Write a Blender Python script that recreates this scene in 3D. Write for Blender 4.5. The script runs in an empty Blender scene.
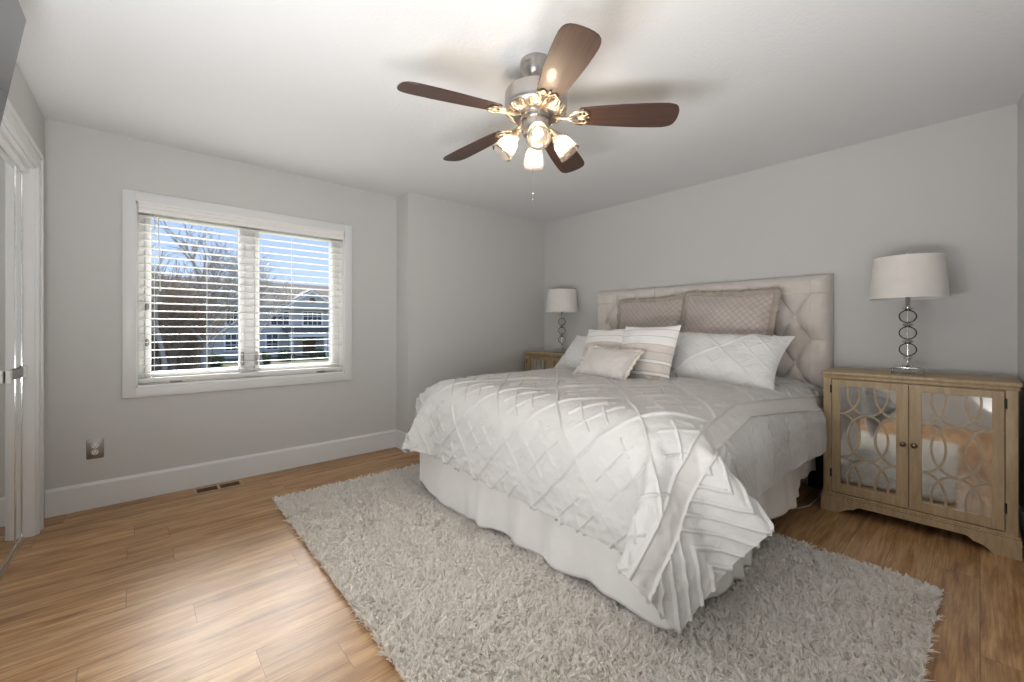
import bpy, bmesh, math, random, zlib, base64
import numpy as np
from mathutils import Vector, Matrix, noise
R = math.radians
random.seed(7); rng = np.random.default_rng(11)
SC = bpy.context.scene; COL = SC.collection

# ------------------------------------------------------------ camera
cd = bpy.data.cameras.new('camera'); cam = bpy.data.objects.new('camera', cd); COL.objects.link(cam)
cam.location = (0, 0, 1.1586); cam.rotation_euler = (math.pi/2, 0, R(-41.9))
cd.sensor_width = 36; cd.lens = 420/1024*36; cd.shift_y = -13/1024; cd.clip_start = .02; cd.clip_end = 300
SC.camera = cam
# ------------------------------------------------------------ colour management
SC.view_settings.view_transform = 'Standard'; SC.view_settings.look = 'None'
SC.view_settings.gamma = 1; SC.view_settings.use_curve_mapping = False
SC.view_settings.exposure = 0.60
# ------------------------------------------------------------ sky
W = bpy.data.worlds.new('sky'); SC.world = W; W.use_nodes = True
nt = W.node_tree; nt.nodes.clear()
wo = nt.nodes.new('ShaderNodeOutputWorld'); bg = nt.nodes.new('ShaderNodeBackground')
tc = nt.nodes.new('ShaderNodeTexCoord'); sx = nt.nodes.new('ShaderNodeSeparateXYZ')
cr = nt.nodes.new('ShaderNodeValToRGB'); nz = nt.nodes.new('ShaderNodeTexNoise'); mx = nt.nodes.new('ShaderNodeMix')
mx.data_type = 'RGBA'; cc = nt.nodes.new('ShaderNodeValToRGB')
nz.inputs['Scale'].default_value = 3; nz.inputs['Detail'].default_value = 5
cr.color_ramp.elements[0].position = .0; cr.color_ramp.elements[0].color = (.60, .73, .92, 1)
cr.color_ramp.elements[1].position = .45; cr.color_ramp.elements[1].color = (.17, .34, .74, 1)
cc.color_ramp.elements[0].position = .52; cc.color_ramp.elements[1].position = .75
nt.links.new(tc.outputs['Generated'], sx.inputs[0]); nt.links.new(sx.outputs['Z'], cr.inputs[0])
nt.links.new(tc.outputs['Generated'], nz.inputs['Vector']); nt.links.new(nz.outputs[0], cc.inputs[0])
nt.links.new(cc.outputs[0], mx.inputs['Factor']); nt.links.new(cr.outputs[0], mx.inputs['A'])
mx.inputs['B'].default_value = (.85, .88, .93, 1)
nt.links.new(mx.outputs['Result'], bg.inputs[0]); nt.links.new(bg.outputs[0], wo.inputs[0])
bg.inputs[1].default_value = .84
# ------------------------------------------------------------ sun and large lights
def light(name, typ, loc, energy, color, to=None, **kw):
    l = bpy.data.lights.new(name, typ); l.energy = energy; l.color = color
    for k, v in kw.items(): setattr(l, k, v)
    o = bpy.data.objects.new(name, l); COL.objects.link(o); o.location = loc
    if to: o.rotation_euler = (Vector(to)-Vector(loc)).to_track_quat('-Z', 'Y').to_euler()
    return o
light('hazy_sun', 'SUN', (2, 8, 9), 11.0, (1, .97, .92), to=(1.2, 2.2, 4.8), angle=R(40))
# fill light added on the closet side to brighten the room, out of the frame
light('closet_side_fill', 'AREA', (-.30, .95, .75), 33, (.97, .985, 1.0), to=(.30, 1.15, 1.8), shape='RECTANGLE', size=1.4, size_y=.35)
light('bounced_flash', 'SPOT', (.25, -.18, .55), 66, (1, .99, .97), to=(1.25, 1.0, 2.44), spot_size=R(125), spot_blend=1.0, shadow_soft_size=.25)

# ------------------------------------------------------------ materials
def mat(name, col=(.8, .8, .8), rough=.6, metal=0, **kw):
    m = bpy.data.materials.new(name); m.use_nodes = True
    b = m.node_tree.nodes['Principled BSDF']
    b.inputs['Base Color'].default_value = (*col, 1); b.inputs['Roughness'].default_value = rough
    b.inputs['Metallic'].default_value = metal
    for k, v in kw.items():
        b.inputs[k.replace('_', ' ')].default_value = v
    return m
def N(m, t): return m.node_tree.nodes.new(t)
def L(m, a, b): m.node_tree.links.new(a, b)
def P(m): return m.node_tree.nodes['Principled BSDF']
def coords(m, kind='Object', scale=(1, 1, 1), rot=(0, 0, 0)):
    t = N(m, 'ShaderNodeTexCoord'); mp = N(m, 'ShaderNodeMapping')
    mp.inputs['Scale'].default_value = scale; mp.inputs['Rotation'].default_value = rot
    L(m, t.outputs[kind], mp.inputs['Vector']); return mp.outputs[0]
def noise_n(m, vec, scale, detail=3, rough=.5, dist=0):
    n = N(m, 'ShaderNodeTexNoise'); n.inputs['Scale'].default_value = scale
    n.inputs['Detail'].default_value = detail; n.inputs['Roughness'].default_value = rough; n.inputs['Distortion'].default_value = dist
    if vec: L(m, vec, n.inputs['Vector'])
    return n.outputs[0]
def bump(m, h, strength=.3, dist=.002):
    b = N(m, 'ShaderNodeBump'); b.inputs['Strength'].default_value = strength; b.inputs['Distance'].default_value = dist
    L(m, h, b.inputs['Height']); L(m, b.outputs[0], P(m).inputs['Normal']); return b
def ramp(m, fac, stops, target=None):
    r = N(m, 'ShaderNodeValToRGB'); e = r.color_ramp.elements
    while len(e) < len(stops): e.new(.5)
    for q, (p, c) in zip(e, stops): q.position = p; q.color = (*c, 1)
    L(m, fac, r.inputs[0])
    if target: L(m, r.outputs[0], target)
    return r.outputs[0]
def mult(m, a, b, mode='MULTIPLY', f=1.0):
    x = N(m, 'ShaderNodeMix'); x.data_type = 'RGBA'; x.blend_type = mode; x.inputs['Factor'].default_value = f
    L(m, a, x.inputs['A']); L(m, b, x.inputs['B']); return x.outputs['Result']
def mathn(m, op, a, b=None):
    n = N(m, 'ShaderNodeMath'); n.operation = op
    for i, v in enumerate((a, b)):
        if v is None: continue
        if isinstance(v, (int, float)): n.inputs[i].default_value = v
        else: L(m, v, n.inputs[i])
    return n.outputs[0]

wall_m = mat('wall_paint', (.59, .585, .572), .75)
bump(wall_m, noise_n(wall_m, coords(wall_m), 160, 3), .12, .0015)
ceil_m = mat('ceiling_texture', (.735, .74, .745), .85)
v = coords(ceil_m); bump(ceil_m, noise_n(ceil_m, v, 55, 4, .6, .6), .55, .004)
trim_m = mat('white_trim', (.74, .745, .74), .38)
vinyl_m = mat('white_vinyl', (.82, .82, .80), .35)
blind_m = mat('blind_slat', (.84, .83, .80), .45)

# floor boards run along X
floor_m = mat('oak_boards', (.5, .3, .16), .36)
def build_floor():
    m = floor_m
    t = N(m, 'ShaderNodeTexCoord'); s = N(m, 'ShaderNodeSeparateXYZ'); L(m, t.outputs['Object'], s.inputs[0])
    row = mathn(m, 'DIVIDE', s.outputs['Y'], .158); ri = mathn(m, 'FLOOR', row)
    wn = N(m, 'ShaderNodeTexWhiteNoise'); wn.noise_dimensions = '1D'; L(m, ri, wn.inputs['W'])
    off = mathn(m, 'MULTIPLY', wn.outputs['Value'], 1.3)
    xs = mathn(m, 'DIVIDE', mathn(m, 'ADD', s.outputs['X'], off), 1.22); xi = mathn(m, 'FLOOR', xs)
    wn2 = N(m, 'ShaderNodeTexWhiteNoise'); wn2.noise_dimensions = '2D'
    cb = N(m, 'ShaderNodeCombineXYZ'); L(m, ri, cb.inputs[0]); L(m, xi, cb.inputs[1]); L(m, cb.outputs[0], wn2.inputs['Vector'])
    # grain, different in each board
    gx = mathn(m, 'ADD', s.outputs['X'], mathn(m, 'MULTIPLY', wn2.outputs['Value'], 37.0))
    gc = N(m, 'ShaderNodeCombineXYZ'); L(m, mathn(m, 'MULTIPLY', gx, 1.0), gc.inputs[0]); L(m, mathn(m, 'MULTIPLY', s.outputs['Y'], 9.0), gc.inputs[1]); L(m, wn2.outputs['Value'], gc.inputs[2])
    g1 = noise_n(m, gc.outputs[0], 2.2, 6, .62, .55)
    gc2 = N(m, 'ShaderNodeCombineXYZ'); L(m, gx, gc2.inputs[0]); L(m, mathn(m, 'MULTIPLY', s.outputs['Y'], 26.0), gc2.inputs[1])
    g2 = noise_n(m, gc2.outputs[0], 4.0, 5, .7, .3)
    c1 = ramp(m, g1, [(.27, (.18, .085, .034)), (.41, (.44, .245, .108)), (.54, (.59, .365, .18)), (.75, (.68, .46, .265))])
    c2 = ramp(m, g2, [(.30, (.56, .48, .41)), (.60, (1.0, 1.0, 1.0))])
    c3 = ramp(m, wn2.outputs['Value'], [(0, (.80, .77, .73)), (1, (1.08, 1.07, 1.05))])
    c = mult(m, mult(m, c1, c2), c3)
    # joints
    fy = mathn(m, 'FRACT', row); ey = mathn(m, 'MINIMUM', fy, mathn(m, 'SUBTRACT', 1.0, fy))
    fx = mathn(m, 'FRACT', xs); ex = mathn(m, 'MINIMUM', fx, mathn(m, 'SUBTRACT', 1.0, fx))
    d = mathn(m, 'MINIMUM', mathn(m, 'MULTIPLY', ey, .158), mathn(m, 'MULTIPLY', ex, 1.22))
    j = mathn(m, 'MINIMUM', mathn(m, 'DIVIDE', d, .0022), 1.0)
    jr = ramp(m, j, [(0, (.40, .33, .27)), (1, (1, 1, 1))])
    L(m, mult(m, c, jr), P(m).inputs['Base Color'])
    bump(m, mathn(m, 'ADD', j, mathn(m, 'MULTIPLY', g2, .25)), .25, .0012)
    L(m, ramp(m, g2, [(0, (.33,)*3), (1, (.42,)*3)]), P(m).inputs['Roughness'])
build_floor()

def fabric(name, col, rough=.9, weave=900, bs=.25, sheen=.25, var=.06, wr=0):
    m = mat(name, col, rough, Sheen_Weight=sheen)
    v = coords(m); n = noise_n(m, v, weave, 2)
    if wr:
        n = mathn(m, 'ADD', mathn(m, 'MULTIPLY', n, .25), mathn(m, 'MULTIPLY', noise_n(m, v, wr, 4, .55, .8), 1.0))
        bump(m, n, bs, .012)
    else: bump(m, n, bs, .0015)
    n2 = noise_n(m, v, 14, 4)
    ramp(m, n2, [(.3, tuple(c*(1-var) for c in col)), (.7, tuple(min(1, c*(1+var)) for c in col))], P(m).inputs['Base Color'])
    return m
comf_m = fabric('white_cotton', (.63, .615, .60), .9, 700, .5, .15, .02, 22)
band_m = fabric('cotton_band', (.62, .597, .572), .7, 700, .15, .3, .03)
skirt_m = fabric('skirt_cotton', (.88, .865, .84), .9, 800, .25, .1, .02)
linen_m = fabric('headboard_linen', (.68, .625, .575), .9, 600, .5, .3, .05)
euro_m = fabric('taupe_quilt', (.53, .465, .43), .75, 600, .3, .4, .05)
euroedge_m = fabric('taupe_fringe', (.40, .34, .29), .8, 300, .9, .3, .12)
pilw_m = fabric('white_pillow_cotton', (.74, .73, .72), .9, 700, .4, .15, .02, 22)
silk_m = mat('champagne_silk', (.62, .585, .555), .36, Sheen_Weight=.4)
bump(silk_m, noise_n(silk_m, coords(silk_m), 9, 4, .5, 1), .35, .02)
cream_m = fabric('cream_piping', (.72, .66, .58), .8, 200, .9, .2, .1)
rug_m = mat('shag_pile', (.62, .58, .53), .95)
def rugcol():
    a = N(rug_m, 'ShaderNodeAttribute'); a.attribute_name = 'tone'
    ramp(rug_m, a.outputs['Fac'], [(0, (.80, .745, .68)), (.5, (.94, .90, .845)), (1, (.98, .955, .92))], P(rug_m).inputs['Base Color'])
rugcol()
def thin_cloth(m, f, col):                       # yarn lets light through
    t = N(m, 'ShaderNodeBsdfTranslucent'); t.inputs[0].default_value = (*col, 1); x = N(m, 'ShaderNodeMixShader'); x.inputs[0].default_value = f
    out = next(n for n in m.node_tree.nodes if n.type == 'OUTPUT_MATERIAL'); L(m, P(m).outputs[0], x.inputs[1]); L(m, t.outputs[0], x.inputs[2]); L(m, x.outputs[0], out.inputs[0])
thin_cloth(rug_m, .42, (.97, .95, .92))
rugback_m = mat('rug_backing', (.72, .68, .63), .95)

def wood(name, a, b, scale=(3, 3, 30), rough=.5, coat=0, kind='Object'):
    m = mat(name, a, rough, Coat_Weight=coat)
    v = coords(m, kind, scale); n = noise_n(m, v, 3.0, 6, .6, .4)
    ramp(m, n, [(.3, a), (.7, b)], P(m).inputs['Base Color']); bump(m, n, .15, .001)
    return m
cab_m = wood('weathered_oak', (.37, .262, .145), (.50, .375, .23), (14, 14, 2.0), .5)
fret_m = wood('fretwork_oak', (.36, .275, .19), (.48, .38, .27), (14, 14, 6), .55)
walnut_m = wood('walnut_blade', (.040, .020, .014), (.080, .040, .028), (1.2, 26, 3), .45, .12)
mirror_m = mat('mirror', (.86, .87, .86), .02, 1)
cmirror_m = mat('antique_mirror', (.80, .80, .79), .045, 1)
nickel_m = mat('brushed_nickel', (.50, .47, .45), .28, 1)
bump(nickel_m, noise_n(nickel_m, coords(nickel_m, scale=(2, 2, 160)), 8, 2), .12, .0005)
chrome_m = mat('chrome', (.72, .72, .72), .12, 1)
pewter_m = mat('pewter', (.33, .32, .31), .4, 1)
dark_m = mat('dark_metal', (.03, .03, .032), .45, .4)
brass_m = mat('antique_bronze_knob', (.22, .17, .13), .35, 1)
champ_m = mat('champagne_metal', (.62, .50, .36), .33, 1)
black_m = mat('black_plastic', (.012, .012, .013), .35)
screen_m = mat('glossy_screen', (.02, .022, .024), .04, 0)
P(screen_m).inputs['IOR'].default_value = 2.6
shade_m = fabric('lampshade_linen', (.76, .72, .68), .85, 500, .4, .1, .03)
vent_m = wood('vent_frame', (.42, .29, .18), (.52, .37, .24), (3, 30, 3), .4)
ventd_m = mat('vent_louvre', (.12, .065, .04), .5)
P(ventd_m).inputs['Metallic'].default_value = .3
plug_m = mat('white_plastic', (.8, .8, .78), .35)
cable_m = mat('grey_cable', (.45, .45, .45), .4)

def glassy(name, col=(1, 1, 1), mixf=.2, rough=.05, trl=0):
    m = bpy.data.materials.new(name); m.use_nodes = True; n = m.node_tree; n.nodes.clear()
    o = n.nodes.new('ShaderNodeOutputMaterial'); tr = n.nodes.new('ShaderNodeBsdfTransparent'); gl = n.nodes.new('ShaderNodeBsdfGlossy')
    tr.inputs[0].default_value = (*col, 1); gl.inputs['Roughness'].default_value = rough
    lw = n.nodes.new('ShaderNodeLayerWeight'); lw.inputs[0].default_value = mixf
    mxs = n.nodes.new('ShaderNodeMixShader'); n.links.new(lw.outputs['Fresnel'], mxs.inputs[0])
    if trl:
        ts = n.nodes.new('ShaderNodeBsdfTranslucent'); ts.inputs[0].default_value = (.95, .9, .85, 1)
        m2 = n.nodes.new('ShaderNodeMixShader'); m2.inputs[0].default_value = trl
        n.links.new(tr.outputs[0], m2.inputs[1]); n.links.new(ts.outputs[0], m2.inputs[2]); n.links.new(m2.outputs[0], mxs.inputs[1])
    else: n.links.new(tr.outputs[0], mxs.inputs[1])
    n.links.new(gl.outputs[0], mxs.inputs[2]); n.links.new(mxs.outputs[0], o.inputs[0])
    return m
pane_m = glassy('window_glass', (.97, .98, .98), .08, .0)
seeded_m = glassy('seeded_glass', (.97, .94, .90), .10, .15, .12)
crystal_m = glassy('clear_glass', (.95, .96, .955), .14, .03)
bulb_m = bpy.data.materials.new('lit_bulb'); bulb_m.use_nodes = True
P(bulb_m).inputs['Emission Color'].default_value = (1, .84, .64, 1); P(bulb_m).inputs['Emission Strength'].default_value = 66

# ------------------------------------------------------------ mesh helpers
def link_mesh(name, me, m, parent=None, smooth=False):
    o = bpy.data.objects.new(name, me); COL.objects.link(o)
    if m is not None and not me.materials:
        for q in (m if isinstance(m, (list, tuple)) else [m]): me.materials.append(q)
    if smooth:
        me.polygons.foreach_set('use_smooth', [True]*len(me.polygons))
    if parent is not None: o.parent = parent
    return o
def obj(name, bm, m, parent=None, smooth=False, auto=None):
    me = bpy.data.meshes.new(name); bmesh.ops.recalc_face_normals(bm, faces=bm.faces[:]); bm.to_mesh(me); bm.free()
    o = link_mesh(name, me, m, parent, smooth or auto is not None)
    if auto is not None:
        me.set_sharp_from_angle(angle=R(auto))
    return o
def np_mesh(name, V, F, m, parent=None, smooth=True, mats=None, attr=None, uv=None):
    V = np.asarray(V, np.float32); F = np.asarray(F, np.int32)
    me = bpy.data.meshes.new(name); k = F.shape[1]
    me.vertices.add(len(V)); me.vertices.foreach_set('co', V.ravel())
    me.loops.add(F.size); me.loops.foreach_set('vertex_index', F.ravel())
    me.polygons.add(len(F)); me.polygons.foreach_set('loop_start', np.arange(0, F.size, k, dtype=np.int32))
    me.update(calc_edges=True)
    if attr:
        for n_, a in attr.items():
            at = me.attributes.new(n_, 'FLOAT', 'POINT'); at.data.foreach_set('value', np.asarray(a, np.float32))
    if uv is not None:
        l = me.uv_layers.new(name='UVMap'); l.data.foreach_set('uv', np.asarray(uv, np.float32)[F.ravel()].ravel())
    o = link_mesh(name, me, m, parent, smooth)
    if mats is not None: me.polygons.foreach_set('material_index', np.asarray(mats, np.int32))
    return o
def box(bm, x0, x1, y0, y1, z0, z1, bev=0, seg=2, M=None):
    r = bmesh.ops.create_cube(bm, size=1)['verts']
    for v in r: v.co = Vector(((x0+x1)/2+v.co.x*(x1-x0), (y0+y1)/2+v.co.y*(y1-y0), (z0+z1)/2+v.co.z*(z1-z0)))
    if bev > 0:
        es = list({e for v in r for e in v.link_edges})
        out = bmesh.ops.bevel(bm, geom=es, offset=bev, segments=seg, affect='EDGES', profile=.5)
        r = list({v for f in out['faces'] for v in f.verts} | {v for v in r if v.is_valid})
    if M is not None:
        for v in r: v.co = M @ v.co
    return r
def Bx(name, x0, x1, y0, y1, z0, z1, m, parent=None, bev=0, seg=2):
    bm = bmesh.new(); box(bm, x0, x1, y0, y1, z0, z1, bev, seg); return obj(name, bm, m, parent, auto=35 if bev else None)
def lathe(bm, prof, seg=32, M=None, cap=False):
    rings = []
    for r, z in prof:
        ring = [bm.verts.new((r*math.cos(2*math.pi*i/seg), r*math.sin(2*math.pi*i/seg), z)) for i in range(seg)] if r > 1e-6 else [bm.verts.new((0, 0, z))]
        rings.append(ring)
    for a, b in zip(rings, rings[1:]):
        for i in range(seg):
            j = (i+1) % seg
            if len(a) == 1 and len(b) == 1: break
            if len(a) == 1: bm.faces.new((a[0], b[j], b[i]))
            elif len(b) == 1: bm.faces.new((a[i], a[j], b[0]))
            else: bm.faces.new((a[i], a[j], b[j], b[i]))
    if cap:
        for ring in (rings[0], rings[-1]):
            if len(ring) > 2: bm.faces.new(ring)
    vs = [v for r_ in rings for v in r_]
    if M is not None:
        for v in vs: v.co = M @ v.co
    return vs
def tube(bm, pts, rad, seg=8, cap=True):
    pts = [Vector(p) for p in pts]; rr = rad if isinstance(rad, (list, tuple)) else [rad]*len(pts)
    up = Vector((0, 0, 1)); prev = None; rings = []
    for i, p in enumerate(pts):
        t = (pts[min(i+1, len(pts)-1)]-pts[max(i-1, 0)]).normalized()
        if prev is None:
            a = t.cross(up) if abs(t.z) < .95 else t.cross(Vector((1, 0, 0)))
            a.normalize()
        else:
            a = (prev - t*prev.dot(t)); a = a.normalized() if a.length > 1e-6 else t.orthogonal().normalized()
        prev = a; b = t.cross(a)
        rings.append([bm.verts.new(p+(a*math.cos(2*math.pi*k/seg)+b*math.sin(2*math.pi*k/seg))*rr[i]) for k in range(seg)])
    for a, b in zip(rings, rings[1:]):
        for k in range(seg): bm.faces.new((a[k], a[(k+1) % seg], b[(k+1) % seg], b[k]))
    if cap: bm.faces.new(rings[0]); bm.faces.new(rings[-1])
def T(x=0, y=0, z=0): return Matrix.Translation((x, y, z))
def tag(o, label=None, cat=None, group=None, kind=None):
    for k, v in (('label', label), ('category', cat), ('group', group), ('kind', kind)):
        if v: o[k] = v
    return o
def empty(name, loc, rz=0):
    o = bpy.data.objects.new(name, None); COL.objects.link(o); o.location = loc; o.rotation_euler = (0, 0, rz); o.empty_display_size = .1
    return o
def st(o): o['kind'] = 'structure'; return o
def copy_tree(o, parent=None):
    c = o.copy(); COL.objects.link(c); c.parent = parent
    for ch in list(o.children): copy_tree(ch, c)
    return c

# ============================================================ the room
YW, YJ, XH, YB, CH = 3.816, 3.578, 3.744, -.142, 2.44
LR = R(-1.07)                               # the closet wall is a degree off square
st(Bx('floor', -.9, XH+.25, -1.1, YW+.1, -.12, 0, floor_m))
st(Bx('ceiling', -.9, XH+.25, -1.1, YW+.22, CH, CH+.12, ceil_m))
# window wall with its opening
OX0, OX1, OZ0, OZ1 = .0, 1.402, .752, 2.022
bm = bmesh.new()
box(bm, -.6, OX0, YW, YW+.2, 0, CH); box(bm, OX1, 1.93, YW, YW+.2, 0, CH)
box(bm, OX0, OX1, YW, YW+.2, 0, OZ0); box(bm, OX0, OX1, YW, YW+.2, OZ1, CH)
st(obj('wall_window_side', bm, wall_m))
st(Bx('wall_far_projection', 1.904, XH+.2, YJ, YW+.2, 0, CH, wall_m))
st(Bx('wall_headboard_side', XH, XH+.2, -.25, YJ+.1, 0, CH, wall_m))
bw = st(Bx('wall_back', -4.6, .3, -.15, 0, 0, CH, wall_m)); bw.location = (XH, YB, 0); bw.rotation_euler = (0, 0, R(6))
# baseboards
def base_profile(bm, L_, M):
    pr = [(0, 0), (.016, 0), (.016, .150), (.013, .158), (.008, .163), (.006, .168), (0, .168)]
    a = [bm.verts.new(M @ Vector((0, -d, z))) for d, z in pr]; b = [bm.verts.new(M @ Vector((L_, -d, z))) for d, z in pr]
    for i in range(len(pr)):
        j = (i+1) % len(pr); bm.faces.new((a[i], a[j], b[j], b[i]))
    bm.faces.new(a); bm.faces.new(b)
bm = bmesh.new(); base_profile(bm, 1.904+.41, T(-.41, YW, 0)); st(obj('baseboard_window_side', bm, trim_m))
bm = bmesh.new(); base_profile(bm, YW-YJ+.016, T(1.904, YW, 0) @ Matrix.Rotation(R(-90), 4, 'Z')); st(obj('baseboard_projection_return', bm, trim_m))
bm = bmesh.new(); base_profile(bm, XH-1.888, T(1.888, YJ, 0)); st(obj('baseboard_far_projection', bm, trim_m))
bm = bmesh.new(); base_profile(bm, YJ+.15, T(XH, YJ, 0) @ Matrix.Rotation(R(-90), 4, 'Z')); st(obj('baseboard_headboard_side', bm, trim_m))
bm = bmesh.new(); base_profile(bm, 3.8, T(XH, YB, 0) @ Matrix.Rotation(R(186), 4, 'Z')); st(obj('baseboard_back', bm, trim_m))
# closet wall : local frame, x = away from the room is negative, y runs from the far corner towards the camera (negative)
LW = Matrix.Translation((-.412, YW, 0)) @ Matrix.Rotation(LR, 4, 'Z')
def inL(o): o.matrix_world = LW @ o.matrix_world; return o
CY0, CY1, CZ = -.285, -1.60, 2.058
bm = bmesh.new(); box(bm, -.16, 0, CY0, .12, 0, CH); box(bm, -.16, 0, CY1, CY0, CZ, CH); box(bm, -.16, 0, -4.6, CY1, 0, CH)
o = obj('wall_closet_side', bm, wall_m); inL(o); st(o)
# casing around the closet opening
bm = bmesh.new()
def casing_leg(bm, y0, y1, z0, z1):
    box(bm, 0, .013, y0, y1, z0, z1, .002); 
casing_leg(bm, CY0, CY0+.094, 0, CZ+.004); casing_leg(bm, CY1-.094, CY1, 0, CZ+.004); box(bm, 0, .013, CY1-.094, CY0+.094, CZ+.001, CZ+.095, .002)
box(bm, .012, .022, CY0+.062, CY0+.094, 0, CZ+.064, .003); box(bm, .012, .022, CY1-.094, CY1-.062, 0, CZ+.064, .003); box(bm, .012, .022, CY1-.094, CY0+.094, CZ+.064, CZ+.095, .003)
box(bm, .012, .017, CY0+.004, CY0+.02, 0, CZ+.012, .002); box(bm, .012, .017, CY1, CY0+.02, CZ+.006, CZ+.022, .002)
o = obj('trim_closet_casing', bm, trim_m, auto=35); inL(o); st(o)
bm = bmesh.new(); box(bm, -.15, .001, CY0-.012, CY0+.001, 0, CZ); box(bm, -.15, .001, CY1-.001, CY1+.012, 0, CZ); box(bm, -.15, .001, CY1, CY0, CZ-.012, CZ+.001)
box(bm, -.065, -.02, CY1+.012, CY0-.012, CZ-.042, CZ-.012, .003)
o = obj('trim_closet_jamb', bm, trim_m); inL(o); st(o)
st(inL(Bx('trim_closet_back', -.20, -.16, CY1-.1, CY0+.1, 0, CZ+.1, wall_m)))
# mirrored folding doors
cl = empty('mirrored_closet_door', (0, 0, 0)); cl.matrix_world = LW @ T(-.046, CY0-.013, 0)
tag(cl, 'tall mirrored folding closet doors in the white cased opening by the window wall', 'closet door')
ys = [0, -.15, -.50, -.85, -1.20, -1.285]
for a, b in zip(ys, ys[1:]):
    d = Bx('mirror_panel', -.010, 0, b+.002, a-.002, .012, CZ-.045, mirror_m, cl)
    bm = bmesh.new()
    for q0, q1 in ((b+.001, b+.006), (a-.006, a-.001)): box(bm, -.014, .003, q0, q1, .010, CZ-.043, .001)
    box(bm, -.014, .003, b+.001, a-.001, .008, .016, .001); box(bm, -.014, .003, b+.001, a-.001, CZ-.049, CZ-.043, .001)
    obj('edge_trim', bm, chrome_m, d)
lt = bmesh.new(); box(lt, .004, .012, -.34, -.03, .895, .945, .002); lat = obj('door_latch', lt, pewter_m, cl)
for y in (-.355, -.022):
    bm = bmesh.new(); box(bm, .003, .020, y-.022, y+.022, .888, .952, .004); obj('latch_plate', bm, plug_m, lat)
Bx('bottom_track', -.02, .012, -1.285, 0, 0, .006, champ_m, cl)

# ============================================================ window
bm = bmesh.new()
for a in ((OX0-.064, OX0+.004, OZ0-.062, OZ1+.062), (OX1-.004, OX1+.062, OZ0-.062, OZ1+.062), (OX0, OX1, OZ1-.004, OZ1+.062), (OX0, OX1, OZ0-.062, OZ0+.004)):
    box(bm, a[0], a[1], YW-.018, YW+.001, a[2], a[3], .002)
st(obj('trim_window_casing', bm, trim_m, auto=35))
bm = bmesh.new()
for a in ((OX0-.002, OX0+.012, OZ0, OZ1), (OX1-.012, OX1+.002, OZ0, OZ1), (OX0, OX1, OZ1-.012, OZ1+.002), (OX0, OX1, OZ0-.002, OZ0+.016)):
    box(bm, a[0], a[1], YW, YW+.2, a[2], a[3])
st(obj('trim_window_jamb', bm, vinyl_m))
MX = .682
bm = bmesh.new(); YF = YW+.10
for a in ((OX0+.012, OX0+.05, OZ0+.016, OZ1-.012), (OX1-.05, OX1-.012, OZ0+.016, OZ1-.012), (OX0+.05, OX1-.05, OZ1-.05, OZ1-.012), (OX0+.05, OX1-.05, OZ0+.016, OZ0+.06), (MX-.034, MX+.034, OZ0+.06, OZ1-.05)):
    box(bm, a[0], a[1], YF, YF+.07, a[2], a[3], .004)
wf = obj('window_1', bm, vinyl_m, auto=35); st(wf)
for sx0, sx1 in ((OX0+.05, MX-.034), (MX+.034, OX1-.05)):
    bm = bmesh.new(); z0, z1 = OZ0+.06, OZ1-.05; w = .036
    for a in ((sx0, sx0+w, z0, z1), (sx1-w, sx1, z0, z1), (sx0+w, sx1-w, z1-w, z1), (sx0+w, sx1-w, z0, z0+w)):
        box(bm, a[0]+.001, a[1]-.001, YF-.012, YF+.05, a[2], a[3], .005)
    sash = obj('sash', bm, vinyl_m, wf, auto=35)
    Bx('glass', sx0+w-.004, sx1-w+.004, YF+.018, YF+.024, z0+w-.004, z1-w+.004, pane_m, sash)
    c = (sx0+sx1)/2
    cx_ = sx0+.17 if sx0 < .5 else sx1-.13
    bm = bmesh.new(); box(bm, cx_-.035, cx_+.035, YF-.03, YF-.012, OZ0+.018, OZ0+.04, .004); tube(bm, [(cx_, YF-.03, OZ0+.035), (cx_-.02, YF-.045, OZ0+.055), (cx_-.07, YF-.048, OZ0+.05)], .006)
    obj('crank_handle', bm, pewter_m, wf)
for x, zz in ((MX-.05, (.86, .97)), (MX+.05, (.86, .97)), (OX0+.062, (1.03, 1.08)), (OX0+.062, (1.28, 1.33))):
    bm = bmesh.new(); box(bm, x-.011, x+.011, YF-.03, YF-.008, zz[0], zz[1], .008); box(bm, x-.006, x+.006, YF-.045, YF-.028, zz[0]+.01, zz[0]+.05, .004)
    obj('sash_lock', bm, pewter_m, wf)

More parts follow.
